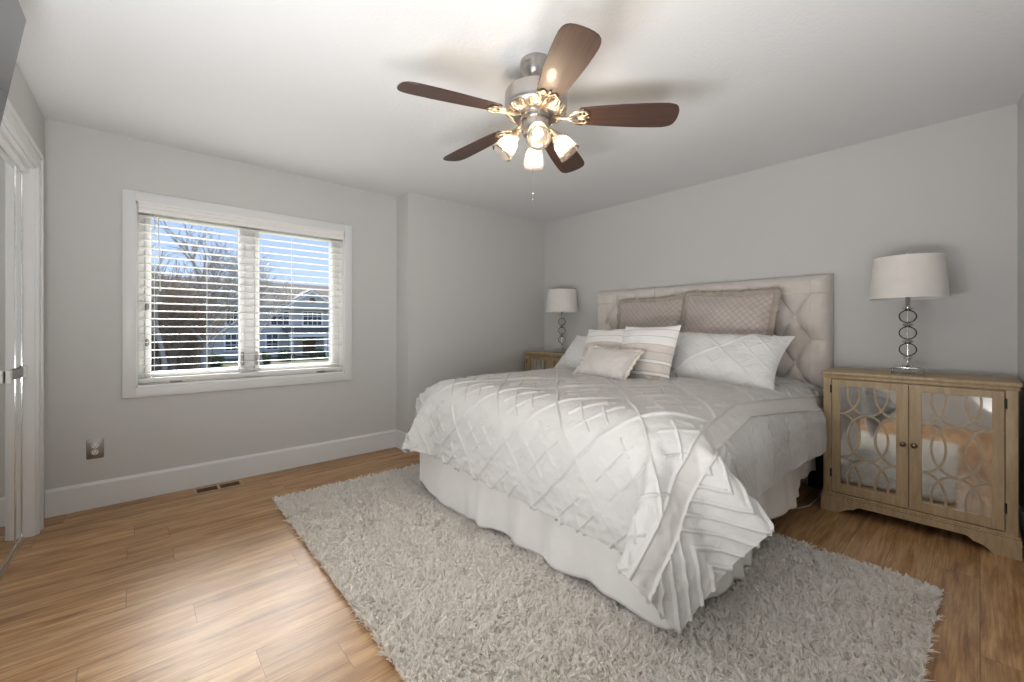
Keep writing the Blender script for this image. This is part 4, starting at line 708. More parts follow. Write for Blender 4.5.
# ============================================================ bed
bed = empty('bed', (2.6, 1.70, 0)); tag(bed, 'king bed with a beige button-tufted upholstered headboard against the wall', 'bed')
def relp(o, par):                                # keep world coordinates under a moved parent
    o.parent = par; o.location = Vector(o.location)-Vector(par.location); return o
HB_Y0, HB_Y1, HB_Z0, HB_Z1 = .705, 2.718, .42, 1.545
BY = [.815+.2055*k for k in range(9)]; ROWS = [(1.41, 0), (1.24, 1), (1.07, 0), (.90, 1), (.73, 0)]
def tuft(y, z):
    a = (y-BY[0])/.2055; b = (z-1.41)/.34
    u1 = a/1+2*b/1*.5; u2 = a/1-2*b/1*.5
    # diamonds below the first row of buttons, vertical pleats above it
    d1 = np.abs(np.sin(np.pi*(a+b))); d2 = np.abs(np.sin(np.pi*(a-b)))
    dia = (np.minimum(d1, 1)**.36)*(np.minimum(d2, 1)**.36)
    near = np.exp(-((((a-np.round(a))*.2055)**2+((b-np.round(b))*.34)**2))/.0010)+np.exp(-((((a-np.floor(a)-.5)*.2055)**2+((b-np.floor(b)-.5)*.34)**2))/.0010)
    ple = np.abs(np.sin(np.pi*a))**.5
    ys = np.clip((y-HB_Y0)/.10, 0, 1)
    h = np.where(z > 1.41, ple*.030+.006, dia*.050)
    h = h-.014*near
    # plain outer side strips, seamed straight out from the end buttons
    kL = (y < BY[0]); kR = (y > BY[-1]+.1027)
    zz = np.abs(np.sin(np.pi*(z-1.41)/.34))**.4*.020+.008
    h = np.where(kL | kR, np.where(z > 1.41, .036, zz*1.3), h)
    return h
ny, nz_ = 560, 320
yy = np.linspace(HB_Y0, HB_Y1, ny); zz = np.linspace(HB_Z0, HB_Z1, nz_)
Y_, Z_ = np.meshgrid(yy, zz, indexing='ij')
e = np.minimum(np.minimum(Y_-HB_Y0, HB_Y1-Y_), HB_Z1-Z_); rr = .045
edge = np.where(e < rr, rr-np.sqrt(np.maximum(rr**2-(rr-e)**2, 0)), 0)
H_ = tuft(Y_, Z_)*np.clip(e/.05, 0, 1)**.6
X_ = 3.635-H_+edge
roll = np.clip((Z_-1.46)/.085, 0, 1)
X_ += .025*roll**2                               # the top rolls back
V = np.stack([X_, Y_, Z_], -1).reshape(-1, 3)
F = [(i*nz_+j, i*nz_+j+1, (i+1)*nz_+j+1, (i+1)*nz_+j) for i in range(ny-1) for j in range(nz_-1)]
# close the back with a ring to x = 3.725
ring = [j for j in range(nz_)]+[i*nz_+nz_-1 for i in range(1, ny)]+[(ny-1)*nz_+j for j in range(nz_-2, -1, -1)]+[i*nz_ for i in range(ny-2, 0, -1)]
nb = len(V); V = np.vstack([V, np.array([(3.728, V[k][1], V[k][2]) for k in ring])])
F += [(ring[k], nb+k, nb+(k+1) % len(ring), ring[(k+1) % len(ring)]) for k in range(len(ring))]
hbd = relp(np_mesh('headboard', V, F, linen_m), bed)
bm = bmesh.new(); box(bm, 3.70, 3.728, HB_Y0+.02, HB_Y1-.02, HB_Z0+.01, HB_Z1-.03); o = obj('back_panel', bm, linen_m); o.parent = hbd
def rel2(o):   # child of the headboard, which itself sits under the bed
    o.parent = hbd; return o
def button_mesh():
    bm = bmesh.new(); lathe(bm, [(0, .020), (.008, .019), (.015, .014), (.018, .006), (.016, 0), (0, 0)], 16, Matrix.Rotation(R(-90), 4, 'Y'))
    me = bpy.data.meshes.new('button'); bm.to_mesh(me); bm.free(); me.materials.append(linen_m); me.polygons.foreach_set('use_smooth', [True]*len(me.polygons)); return me
bme = button_mesh()
for z, off in ROWS:
    for k, y in enumerate(BY):
        y2 = y+off*.2055/2+(.0 if not off else 0)
        if off and k == 8: y2 = y2
        b_ = bpy.data.objects.new('button', bme); COL.objects.link(b_); b_.parent = hbd
        b_.location = (3.635-float(tuft(np.array(y2), np.array(z)))+.001, y2, z)
bm = bmesh.new()
bm.free()
for y in (.80, 2.60): relp(Bx('headboard_leg', 3.66, 3.72, y-.04, y+.04, 0, .45, dark_m, None, .004), bed)
relp(Bx('box_spring', 1.56, 3.58, .79, 2.61, .18, .42, rugback_m, None, .03, 3), bed)
relp(Bx('mattress', 1.60, 3.58, .82, 2.58, .42, .72, skirt_m, None, .07, 4), bed)
bm = bmesh.new(); box(bm, 1.60, 3.66, .83, 2.57, .15, .18, .003); relp(obj('bed_rail', bm, dark_m), bed)
for x, y in ((1.60, .86), (1.60, 1.70), (1.53, 2.57), (2.6, .86), (2.6, 2.54)):
    bm = bmesh.new(); lathe(bm, [(0, .035), (.022, .035), (.024, .05), (.018, .15), (0, .15)], 12); o = obj('leg', bm, dark_m); o.location = (x, y, 0); relp(o, bed)

# bed skirt
def skirt():
    pts = []
    def seg(p, q, n):
        for i in range(n): t = i/n; pts.append((p[0]+(q[0]-p[0])*t, p[1]+(q[1]-p[1])*t))
    seg((3.50, 2.67), (1.51, 2.655), 90); seg((1.51, 2.655), (1.485, 2.62), 3); seg((1.485, 2.62), (1.495, .79), 150); seg((1.495, .79), (1.53, .755), 4); seg((1.54, .755), (3.50, .765), 110)
    P_ = np.array(pts); n = len(P_); tan = np.gradient(P_, axis=0); tan /= np.linalg.norm(tan, axis=1)[:, None]
    nor = np.stack([tan[:, 1], -tan[:, 0]], 1)
    # outward is away from the bed centre
    cen = np.array([2.6, 1.7]); sgn = np.sign(((P_-cen)*nor).sum(1)); nor *= sgn[:, None]
    s = np.concatenate([[0], np.cumsum(np.linalg.norm(np.diff(P_, axis=0), axis=1))])
    fold = .015*np.sin(s*17+1.9*np.sin(s*4.1))+.008*np.sin(s*39+2*np.sin(s*7))*(.5+.5*np.sin(s*2.7))+.012*np.sin(s*7.3+1)
    # one deep inverted pleat in the middle of the right side
    i0 = np.argmin(np.hypot(P_[:, 0]-2.03, P_[:, 1]-.76)); g = np.exp(-((s-s[i0])/.035)**2); g2 = np.exp(-((s-s[i0]-.09)/.03)**2)
    hem = .036+.010*np.sin(s*9+1)+.006*np.sin(s*31)
    ri = np.clip((P_[:, 0]-2.25)/1.1, 0, 1)*(P_[:, 1] < 1); hem = hem+.16*ri**.8; hem = hem+.045*np.exp(-(((P_[:, 0]-1.49)/.12)**2+((P_[:, 1]-2.62)/.10)**2))
    Z0 = .40; K = 22; V = []
    for k in range(K+1):
        t = k/K; z = Z0+(hem-Z0)*t; a = t**.8
        off = fold*a+.016*a+(.035*g-.03*g2)*a*(P_[:, 1] < 1)
        V.append(np.stack([P_[:, 0]+nor[:, 0]*off, P_[:, 1]+nor[:, 1]*off, z+0*s], 1))
    V = np.array(V).reshape(-1, 3); F = [(k*n+i, k*n+i+1, (k+1)*n+i+1, (k+1)*n+i) for k in range(K) for i in range(n-1)]
    o = np_mesh('bed_skirt', V, F, skirt_m); m = o.modifiers.new('thick', 'SOLIDIFY'); m.thickness = .0025
    tag(o, 'plain white gathered cotton bed skirt hanging below the comforter to the rug', 'bed skirt')
skirt()

# ============================================================ comforter
C_ = np.stack([np.array(q_, float) for q_ in (CLOTH_X, CLOTH_Y, CLOTH_Z)], -1)/1000
def upsample(A, k):                              # Catmull-Rom along axis 0 then 1
    for ax in (0, 1):
        A = np.moveaxis(A, ax, 0); n = len(A); t = np.linspace(0, n-1, (n-1)*k+1); i = np.minimum(t.astype(int), n-2); f = (t-i).reshape((-1,)+(1,)*(A.ndim-1))
        p0 = A[np.maximum(i-1, 0)]; p1 = A[i]; p2 = A[i+1]; p3 = A[np.minimum(i+2, n-1)]
        A = .5*((2*p1)+(p2-p0)*f+(2*p0-5*p1+4*p2-p3)*f*f+(3*p1-p0-3*p2+p3)*f**3); A = np.moveaxis(A, 0, ax)
    return A
def vnoise(x, y, s, seed):
    r_ = np.random.default_rng(seed); g = r_.uniform(-1, 1, (300, 300)); u = x/s+70; w = y/s+70
    i = np.floor(u).astype(int); j = np.floor(w).astype(int); fu = u-i; fw = w-j; fu = fu*fu*(3-2*fu); fw = fw*fw*(3-2*fw); i %= 299; j %= 299
    return (g[i, j]*(1-fu)+g[i+1, j]*fu)*(1-fw)+(g[i, j+1]*(1-fu)+g[i+1, j+1]*fu)*fw
def normals(G):
    du = np.gradient(G, axis=0); dv = np.gradient(G, axis=1); n_ = np.cross(du, dv); return n_/np.maximum(np.linalg.norm(n_, axis=-1, keepdims=True), 1e-9)
def ridge(d, w): return np.clip(1-(d/w)**2, 0, 1)**.5
def seg_d(x, y, x0, y0, x1, y1):
    dx, dy = x1-x0, y1-y0; t = np.clip(((x-x0)*dx+(y-y0)*dy)/(dx*dx+dy*dy), 0, 1); return np.hypot(x-x0-t*dx, y-y0-t*dy)
def lattice(x, y, w=.0052, cx=1.585, cy=.96, LXs=.52, LYs=.465):
    wob = .010*vnoise(x, y, .11, 31); a = (x+wob-cx)/LXs+(y-cy)/LYs; b = (x+wob-cx)/LXs-(y-cy)/LYs
    pitch = 1/math.hypot(1/LXs, 1/LYs)
    h = np.maximum(ridge(np.abs(a-np.round(a))*pitch, w), ridge(np.abs(b-np.round(b))*pitch, w))
    fa = a-np.floor(a); fb = b-np.floor(b)
    for (p0, p1, fix, ax) in ((.16, .86, .38, 0), (.14, .80, .66, 0), (.18, .84, .34, 1), (.16, .52, .62, 1), (.60, .84, .70, 1)):
        u, q = (fa, fb) if ax == 0 else (fb, fa)
        d = np.hypot((u-fix)*pitch, np.maximum(np.maximum(p0-q, q-p1), 0)*pitch); h = np.maximum(h, .85*ridge(d, w*.85))
    return h
k_ = 15; G = upsample(C_, k_); nu, nv = G.shape[:2]
u_ = np.linspace(0, 1, nu)[:, None]; v_ = np.linspace(0, 1, nv)[None]
RXc = 1.01+.10*v_+(3.57-1.01-.10*v_)*u_; RYc = .355+.035*u_+(2.84-.02*u_-.355-.035*u_)*v_
g_ = np.exp(-((RXc-1.01-.10*v_)**2+(RYc-.355-.035*u_)**2)/.16); XR = RXc+.03*g_; YR = RYc+.024*g_
G[..., 1] -= .045*np.exp(-((G[..., 0]-3.08)/.22)**2)*np.clip((1.0-G[..., 1])/.25, 0, 1)*np.clip((.80-G[..., 2])/.2, 0, 1)
w_ = np.clip((G[..., 0]-3.17)/.10, 0, 1); w_ = w_*w_*(3-2*w_)   # drawn in beside the nightstands
G[..., 1] = G[..., 1]*(1-w_)+np.clip(G[..., 1], .705, 2.70)*w_
nrm = normals(G)
if nrm[nu//2, nv//2, 2] < 0: nrm = -nrm
bandin = .675+.135*(XR-1.2)                      # inner line of the plain band along the bed's right edge
bandin = np.where(XR > 2.2, .81-.10*(XR-2.2), bandin); bandw = .092
inside = YR > bandin
fall = np.clip((C_[..., 2].max()-G[..., 2])/.5, 0, 1)
h = np.where(inside, lattice(XR, YR), 0)
h = np.maximum(h, .9*ridge(np.abs(YR-bandin), .007)); h = np.maximum(h, .9*ridge(np.abs(YR-bandin+bandw), .007))
side = YR < bandin-bandw
# chevrons on the side panel: widely set cords near the corner, fine quilting farther up
ph = ((XR-1.02)/.26); tri = np.abs(ph-2*np.floor(ph/2)-1)*.26
sv = (YR+tri*1.35)/.088; d = np.abs(sv-np.round(sv))*.088/1.68
corner = np.clip((1.95-XR)/.15, 0, 1)
h = np.where(side, np.maximum(corner*ridge(d, .007), 0), h)
sv2 = (YR+tri*1.5)/.042; d2 = np.abs(sv2-np.round(sv2))*.042/1.8
fine = np.where(side, (1-corner)*ridge(d2, .006), 0)
puff = .0050*vnoise(XR, YR, .060, 41)+.0035*vnoise(XR, YR, .028, 42)
lim = .0045*vnoise(XR*1.0, YR*.35, .020, 43)*np.clip((1.30-XR)/.2, 0, 1)
crk = .006*(1-np.abs(vnoise(XR+.4*YR, YR-.3*XR, .07, 44)))**3
disp = .0115*h+.0040*fine+puff*(.35+.5*fall)+lim+crk*(.2+.5*fall)
G2 = G+nrm*disp[..., None]
mi = ((~inside) & (~side)).astype(int)
idx = np.arange(nu*nv).reshape(nu, nv)
F = np.stack([idx[:-1, :-1], idx[1:, :-1], idx[1:, 1:], idx[:-1, 1:]], -1).reshape(-1, 4)
mats = mi[:-1, :-1].reshape(-1)
cf = np_mesh('comforter', G2.reshape(-1, 3), F, [comf_m, band_m], mats=mats)
sm = cf.modifiers.new('thick', 'SOLIDIFY'); sm.thickness = .016; sm.offset = -1 if True else 1
tag(cf, 'white comforter with raised diamond lines over the bed, one corner trailing to the rug', 'comforter')

# ============================================================ pillows
def pillow(name, w, h, t, pattern=None, flange=0, loc=(0, 0, 0), lean=20, yaw=0, roll=0, mats=None, pinch=.10, seed=0, n=90, sag=0, fl_mat=None, uneven=.01, p=2.4):
    u = np.linspace(-1, 1, n); v = np.linspace(-1, 1, int(n*.8)); U, Vv = np.meshgrid(u, v, indexing='ij')
    def outline(U, Vv, ww, hh_):
        x = U*ww/2*(1-pinch*(1-Vv**2)*np.abs(U)**2*.6); y = Vv*hh_/2*(1-pinch*(1-U**2)*np.abs(Vv)**2*.8); return x, y
    x, y = outline(U, Vv, w, h)
    prof = (np.clip(1-np.abs(U)**p, 0, 1)**.62)*(np.clip(1-np.abs(Vv)**p, 0, 1)**.62)
    th = t/2*prof*(1+.16*vnoise(x+seed, y, .17, 60+seed)) + uneven*prof**.5*vnoise(x+seed*2, y-seed, .06, 70+seed)*.6
    th = th*(1-sag*Vv*.35)
    wr = .004*vnoise(x*1.4+y, y*1.4-x, .03, 80+seed)*prof**.3*(1.2-prof)
    hgt = pattern(x, y) if pattern else 0*x
    front = np.stack([x, y, th+wr+hgt*prof**.25], -1); back = np.stack([x, y, -th*.9-wr], -1)
    nu_, nv_ = U.shape; idx = np.arange(nu_*nv_).reshape(nu_, nv_)
    Fq = np.stack([idx[:-1, :-1], idx[1:, :-1], idx[1:, 1:], idx[:-1, 1:]], -1).reshape(-1, 4)
    V = np.vstack([front.reshape(-1, 3), back.reshape(-1, 3)]); F = np.vstack([Fq, Fq[:, ::-1]+nu_*nv_])
    ring = list(idx[:, 0])+list(idx[-1, 1:])+list(idx[-2::-1, -1])+list(idx[0, -2:0:-1]); m_ = len(ring); N0 = nu_*nv_
    F = np.vstack([F, [(ring[k], ring[k]+N0, ring[(k+1) % m_]+N0, ring[(k+1) % m_]) for k in range(m_)]])
    uv = np.concatenate([np.stack([x, y], -1).reshape(-1, 2)]*2)
    o = np_mesh(name, V, F, mats, uv=uv)
    o.data.validate()
    th_ = R(lean); nv3 = Vector((-math.cos(th_), 0, math.sin(th_))); vv3 = Vector((math.sin(th_), 0, math.cos(th_))); uu3 = Vector((0, -1, 0))
    M = Matrix((uu3, vv3, nv3)).transposed().to_4x4()
    o.matrix_world = T(*loc) @ Matrix.Rotation(R(yaw), 4, 'Z') @ M @ Matrix.Rotation(R(roll), 4, 'Z')
    if flange:
        rx = np.array([front.reshape(-1, 3)[k] for k in ring]); V2 = []; F2 = []; rr_ = random.Random(seed)
        cen = rx.mean(0)
        for lay, zz_ in ((0, .004), (1, 0)):
            pass
        nrg = len(rx); nxt = np.roll(rx, -1, 0); prv = np.roll(rx, 1, 0); tg = nxt-prv; ou_ = np.stack([tg[:, 1], -tg[:, 0], 0*tg[:, 0]], 1); ou_ /= np.linalg.norm(ou_, axis=1)[:, None]
        if ((rx-cen)*ou_).sum() < 0: ou_ = -ou_
        ou_ = (ou_+np.roll(ou_, 1, 0)+np.roll(ou_, -1, 0)+np.roll(ou_, 2, 0)+np.roll(ou_, -2, 0)); ou_ /= np.linalg.norm(ou_, axis=1)[:, None]
        s_ = np.arange(nrg); rag = 1+.12*np.sin(s_*1.9)+rng.uniform(-.12, .12, nrg)
        wv = .006*np.sin(s_*.5+seed)
        for (f_, dz) in ((-.15, .0035), (.5, .0035), (1, .001), (1, -.001), (.5, -.0035), (-.15, -.0035)):
            V2.append(rx+ou_*(flange*f_*(rag if f_ == 1 else 1))[..., None] if f_ == 1 else rx+ou_*flange*f_)
            V2[-1] = V2[-1]+np.stack([0*s_, 0*s_, dz+wv*max(f_, 0)], 1)
        V2 = np.vstack(V2); F2 = []
        for a_ in range(6):
            b_ = (a_+1) % 6
            F2 += [(a_*nrg+k, a_*nrg+(k+1) % nrg, b_*nrg+(k+1) % nrg, b_*nrg+k) for k in range(nrg)]
        np_mesh('flange', V2, F2, fl_mat, o)
    return o
def quilt(x, y, s=.048):
    a = (x+y)/s; b = (x-y)/s; d = np.minimum(np.abs(a-np.round(a)), np.abs(b-np.round(b)))*s*.707
    return -.0022*np.clip(1-d/.005, 0, 1)
def quilt_mat(base, dark, s=.048):
    m = base.copy(); m.name = base.name+'_stitched'; t = N(m, 'ShaderNodeTexCoord'); sp = N(m, 'ShaderNodeSeparateXYZ'); L(m, t.outputs['UV'], sp.inputs[0])
    def tri(op):
        q = mathn(m, 'DIVIDE', mathn(m, op, sp.outputs['X'], sp.outputs['Y']), s); f = mathn(m, 'FRACT', q); return mathn(m, 'MINIMUM', f, mathn(m, 'SUBTRACT', 1.0, f))
    d = mathn(m, 'MINIMUM', tri('ADD'), tri('SUBTRACT'))
    r = ramp(m, d, [(.03, dark), (.10, (1, 1, 1))])
    bc = P(m).inputs['Base Color']; src = bc.links[0].from_socket; L(m, mult(m, src, r), bc); return m
euroq_m = quilt_mat(euro_m, (.74, .70, .67))
def stripe_mat():
    m = mat('striped_linen', (.8, .78, .75), .9, Sheen_Weight=.2); t = N(m, 'ShaderNodeTexCoord'); sp = N(m, 'ShaderNodeSeparateXYZ'); L(m, t.outputs['UV'], sp.inputs[0])
    yv = mathn(m, 'ADD', mathn(m, 'DIVIDE', sp.outputs['Y'], .48), .5)
    W_ = (.80, .785, .76); Tn = (.64, .585, .54); D_ = (.44, .40, .37)
    st_ = [(0, Tn)]; seqs = [(.06, D_), (.07, Tn), (.16, D_), (.17, W_), (.21, D_), (.22, Tn), (.33, D_), (.34, W_), (.38, D_), (.39, Tn), (.50, D_), (.51, Tn), (.61, D_), (.62, W_), (.74, D_), (.75, W_), (.86, D_), (.87, W_)]
    r = N(m, 'ShaderNodeValToRGB'); r.color_ramp.interpolation = 'CONSTANT'; e_ = r.color_ramp.elements
    for p_, c_ in st_+seqs:
        q_ = e_.new(p_) if p_ not in (0,) else e_[0]; q_.color = (*c_, 1)
    e_[len(e_)-1].color = (*W_, 1)
    L(m, yv, r.inputs[0]); n_ = noise_n(m, t.outputs['Object'], 500, 2); bump(m, n_, .3, .0015)
    L(m, r.outputs[0], P(m).inputs['Base Color']); return m
stripe_m = stripe_mat()
def tuftpat(x, y): return .006*lattice(x, y, .008, .02, .03, .50, .42)
def strp(x, y):
    d = y/.048; return -.0015*np.clip(1-np.abs(d-np.round(d))*.048/.004, 0, 1)
o = pillow('euro_sham', .62, .62, .17, quilt, .038, (3.46, 2.01, 1.105), 10, 0, 1, [euroq_m], .06, 1, fl_mat=euroedge_m)
tag(o, 'taupe quilted square pillow nearer the corner lamp, overlapped by the other taupe pillow', 'pillow', 'taupe euro shams against the headboard')
o = pillow('euro_sham', .66, .62, .19, quilt, .04, (3.40, 1.34, 1.125), 16, -3, -2, [euroq_m], .06, 2, fl_mat=euroedge_m)
tag(o, 'large taupe quilted square pillow leaning on the headboard behind the tufted white sham', 'pillow', 'taupe euro shams against the headboard')
o = pillow('pillow_sham', .80, .48, .23, tuftpat, 0, (2.96, 1.19, .945), 44, -1, -2, [pilw_m], .16, 3, n=220)
tag(o, 'white king pillow with raised diamond tufting leaning on the larger taupe pillow', 'pillow', 'white tufted king pillows')
o = pillow('pillow_sham', .80, .46, .20, tuftpat, 0, (2.99, 2.19, .925), 48, 2, -2, [pilw_m], .10, 4, n=150)
tag(o, 'white king pillow mostly hidden behind the silk pillow and the striped pillows', 'pillow', 'white tufted king pillows')
o = pillow('striped_pillow', .44, .43, .15, strp, 0, (2.74, 1.96, .965), 28, 2, 2, [stripe_m], .08, 5)
tag(o, 'cream and taupe striped pillow behind the silk pillow, only its upper half showing', 'pillow', 'striped square pillows')
o = pillow('striped_pillow', .45, .45, .15, strp, 0, (2.66, 1.57, .970), 24, -4, 1, [stripe_m], .08, 6)
tag(o, 'cream and taupe striped square pillow in the middle beside the large white sham', 'pillow', 'striped square pillows')
o = pillow('lumbar_pillow', .44, .26, .14, None, .022, (2.44, 1.74, .91), 42, -4, -3, [silk_m], .10, 7, fl_mat=cream_m)
tag(o, 'small champagne silk lumbar pillow with a frayed edge at the front of the pillows', 'pillow')

# ============================================================ mirrored nightstands
def cabinet(loc, label):
    """Front faces -x; y runs 0 (the end by the camera side) to .82; depth .37."""
    c = empty('mirrored_nightstand', loc); tag(c, label, 'nightstand', 'mirrored fretwork nightstands')
    WD, D = .80, .365
    bm = bmesh.new(); box(bm, .012, D, .0, WD, .10, .842, .002); body = obj('body', bm, cab_m, c)
    # top slab with a moulded edge
    bm = bmesh.new(); box(bm, -.012, D+.004, -.014, WD+.014, .862, .883, .005, 3); box(bm, -.004, D+.002, -.006, WD+.006, .840, .864, .006, 3); obj('top', bm, cab_m, c, auto=40)
    # base with bracket feet
    def base_poly(n=60):
        pts = []
        for i in range(n+1):
            y = -.012+(WD+.024)*i/n; t = min(y+.012, WD+.012-y)
            if t < .10: z = 0
            elif t < .125: z = .028*((t-.10)/.025)**.5
            elif t < .165: z = .028+.012*math.sin((t-.125)/.04*math.pi/2)
            elif t < .19: z = .040+.022*((t-.165)/.025)**.6
            else: z = .062
            pts.append((y, z))
        return pts
    bm = bmesh.new(); pp = base_poly(); ztop = .098
    def slab(x0, x1):
        A = [bm.verts.new((x0, y, z)) for y, z in pp]; B = [bm.verts.new((x0, y, ztop)) for y, z in pp]; C2 = [bm.verts.new((x1, y, z)) for y, z in pp]; D2 = [bm.verts.new((x1, y, ztop)) for y, z in pp]
        for i in range(len(pp)-1):
            bm.faces.new((A[i], A[i+1], B[i+1], B[i])); bm.faces.new((C2[i], C2[i+1], D2[i+1], D2[i])); bm.faces.new((A[i], A[i+1], C2[i+1], C2[i])); bm.faces.new((B[i], B[i+1], D2[i+1], D2[i]))
        bm.faces.new((A[0], B[0], D2[0], C2[0])); bm.faces.new((A[-1], B[-1], D2[-1], C2[-1]))
    slab(-.012, .012); box(bm, .012, D, -.012, .008, .0, ztop); box(bm, .012, D, WD-.008, WD+.012, .0, ztop)
    box(bm, -.008, D, -.008, WD+.008, ztop, ztop+.012, .004); box(bm, -.002, D, -.002, WD+.002, ztop+.010, ztop+.024, .005)
    obj('base', bm, cab_m, c)
    for s, (y0, y1) in ((0, (.045, .3985)), (1, (.4015, .755))):
        z0, z1 = .128, .836; w1, w2 = .050, .040
        ys0, ys1 = (y0+.042, y1-.052) if s == 0 else (y0+.052, y1-.042); zs0, zs1 = z0+.052, z1-.038
        bm = bmesh.new()
        box(bm, -.008, .012, y0, ys0, z0, z1, .002); box(bm, -.008, .012, ys1, y1, z0, z1, .002); box(bm, -.008, .012, ys0, ys1, z0, zs0, .002); box(bm, -.008, .012, ys0, ys1, zs1, z1, .002)
        dr = obj('door', bm, cab_m, c)
        Bx('mirror_panel', .0045, .009, ys0-.004, ys1+.004, zs0-.004, zs1+.004, cmirror_m, dr)
        # fretwork of interlocking ellipses
        Wp, Hp = ys1-ys0, zs1-zs0; rx, rz = .36*Wp, .2235*Hp; ym, zm = (ys0+ys1)/2, (zs0+zs1)/2
        bm = bmesh.new(); hwid = .0052
        for ci in (-1, 0, 1):
            for cj in (-1, 0, 1):
                cy, cz = ym+ci*Wp/2, zm+cj*2*rz; n = 88; prev = None
                for i in range(n+1):
                    a = 2*math.pi*i/n; y, z = cy+rx*math.cos(a), cz+rz*math.sin(a)
                    if not (ys0-.001 <= y <= ys1+.001 and zs0-.001 <= z <= zs1+.001): prev = None; continue
                    nx_, nz2 = math.cos(a)/rx, math.sin(a)/rz; l = math.hypot(nx_, nz2); nx_, nz2 = nx_/l*hwid, nz2/l*hwid; jx = .0004*((ci+cj) % 2)
                    cur = [bm.verts.new(p_) for p_ in ((-.004-jx, y-nx_, z-nz2), (-.004-jx, y+nx_, z+nz2), (.0046, y+nx_, z+nz2), (.0046, y-nx_, z-nz2))]
                    if prev:
                        for q in range(4): bm.faces.new((prev[q], prev[(q+1) % 4], cur[(q+1) % 4], cur[q]))
                    prev = cur
        obj('fretwork', bm, fret_m, dr)
        ky = ys1+.030 if s == 0 else ys0-.030
        bm = bmesh.new(); lathe(bm, [(0, 0), (.008, 0), (.006, .008), (.010, .012), (.0145, .017), (.014, .022), (.008, .026), (0, .027)], 20, T(-.008, ky, .495) @ Matrix.Rotation(R(-90), 4, 'Y')); obj('knob', bm, brass_m, dr, True)
        hy = y0-.004 if s == 0 else y1+.004
        for hz in (.22, .75):
            bm = bmesh.new(); lathe(bm, [(0, 0), (.0045, 0), (.0045, .05), (0, .05)], 10, T(-.010, hy, hz)); obj('hinge', bm, dark_m, dr)
    # side stiles standing proud of the doors
    for y in (0, WD-.043): Bx('stile', -.006, .014, y, y+.043-.0015, .122, .842, cab_m, c, .002)
    return c
cabinet((3.29, -.128, 0), 'weathered oak nightstand with two mirrored fretwork doors beside the bed, fully in view')
cabinet((3.375, 2.735, 0), 'weathered oak mirrored nightstand in the corner, mostly hidden behind the bed')

# ============================================================ table lamps
def lamp(loc, label, rb, rt):
    l = empty('table_lamp', loc); tag(l, label, 'lamp', 'glass ball table lamps')
    bm = bmesh.new(); box(bm, -.07, .07, -.07, .07, 0, .034, .004); obj('base', bm, crystal_m, l)
    bm = bmesh.new(); box(bm, -.052, .052, -.052, .052, .0345, .040, .001); box(bm, -.066, .066, -.066, .066, .0005, .003); lathe(bm, [(.040, .040), (.030, .048), (.012, .072), (.009, .085), (.020, .088), (.020, .092), (.009, .096)], 24); obj('foot', bm, chrome_m, l, True)
    zc = [.146, .246, .346]
    bm = bmesh.new()
    for z in zc:
        lathe(bm, [(.030, z-.046), (.010, z-.038), (.010, z-.036)], 20); lathe(bm, [(.010, z+.036), (.010, z+.038), (.030, z+.046), (.030, z+.049), (.012, z+.052)], 20)
    lathe(bm, [(.004, .09), (.004, .43)], 10); lathe(bm, [(.012, .395), (.015, .402), (.011, .41), (.013, .44), (.010, .47), (.006, .47), (.003, .70), (.012, .702), (.012, .706), (0, .708)], 16)
    lathe(bm, [(0, .735), (.008, .73), (.011, .72), (.006, .71), (0, .708)], 14)
    obj('stem', bm, chrome_m, l, True)
    for z in zc:
        bm = bmesh.new(); n = 16; lathe(bm, [(.0415*math.sin(math.pi*i/n), z-.040*math.cos(math.pi*i/n)) for i in range(n+1)], 28); obj('glass_ball', bm, crystal_m, l, True)
    z0, z1 = .455, .700
    bm = bmesh.new(); lathe(bm, [(rb, z0), (rt, z1)], 56); lathe(bm, [(rt-.003, z1-.002), (rb-.003, z0+.002)], 56)
    s = obj('lamp_shade', bm, shade_m, l, True)
    for r_, z in ((rb-.001, z0), (rt-.001, z1)):
        bm = bmesh.new(); tube(bm, [(r_*math.cos(a_*math.pi/24), r_*math.sin(a_*math.pi/24), z) for a_ in range(49)], .0032, 6, False)
        obj('trim_band', bm, plug_m, s, True)
    bm = bmesh.new()
    for a_ in range(3): tube(bm, [(.006*math.cos(a_*2.1), .006*math.sin(a_*2.1), z1-.004), ((rt-.002)*math.cos(a_*2.1), (rt-.002)*math.sin(a_*2.1), z1-.004)], .0018, 5)
    obj('spider', bm, chrome_m, s)
    return l
lamp((3.475, .292, .883), 'glass ball table lamp with pale drum shade on the fully visible nightstand', .178, .160)
lamp((3.565, 3.135, .883), 'glass ball table lamp with white drum shade on the far corner nightstand', .182, .158)

# ============================================================ ceiling fan
fan = empty('ceiling_fan', (1.437, 1.43, 0)); tag(fan, 'brushed nickel ceiling fan with five dark walnut blades and four lit glass shades', 'ceiling fan')
bm = bmesh.new(); lathe(bm, [(0, 2.4395), (.074, 2.4395), (.076, 2.430), (.076, 2.412), (.072, 2.408), (.071, 2.402), (.060, 2.378), (.044, 2.356), (.038, 2.350), (.036, 2.344), (0, 2.344)], 40); obj('canopy', bm, nickel_m, fan, auto=50)
bm = bmesh.new(); lathe(bm, [(.013, 2.35), (.013, 2.29)], 16); lathe(bm, [(.013, 2.318), (.024, 2.310), (.026, 2.295), (.013, 2.29)], 20); obj('downrod', bm, nickel_m, fan, True)
bm = bmesh.new(); lathe(bm, [(0, 2.312), (.070, 2.310), (.125, 2.300), (.146, 2.288), (.150, 2.272), (.150, 2.222), (.146, 2.212), (.120, 2.204), (0, 2.204)], 56); mh = obj('motor_housing', bm, nickel_m, fan, auto=40)
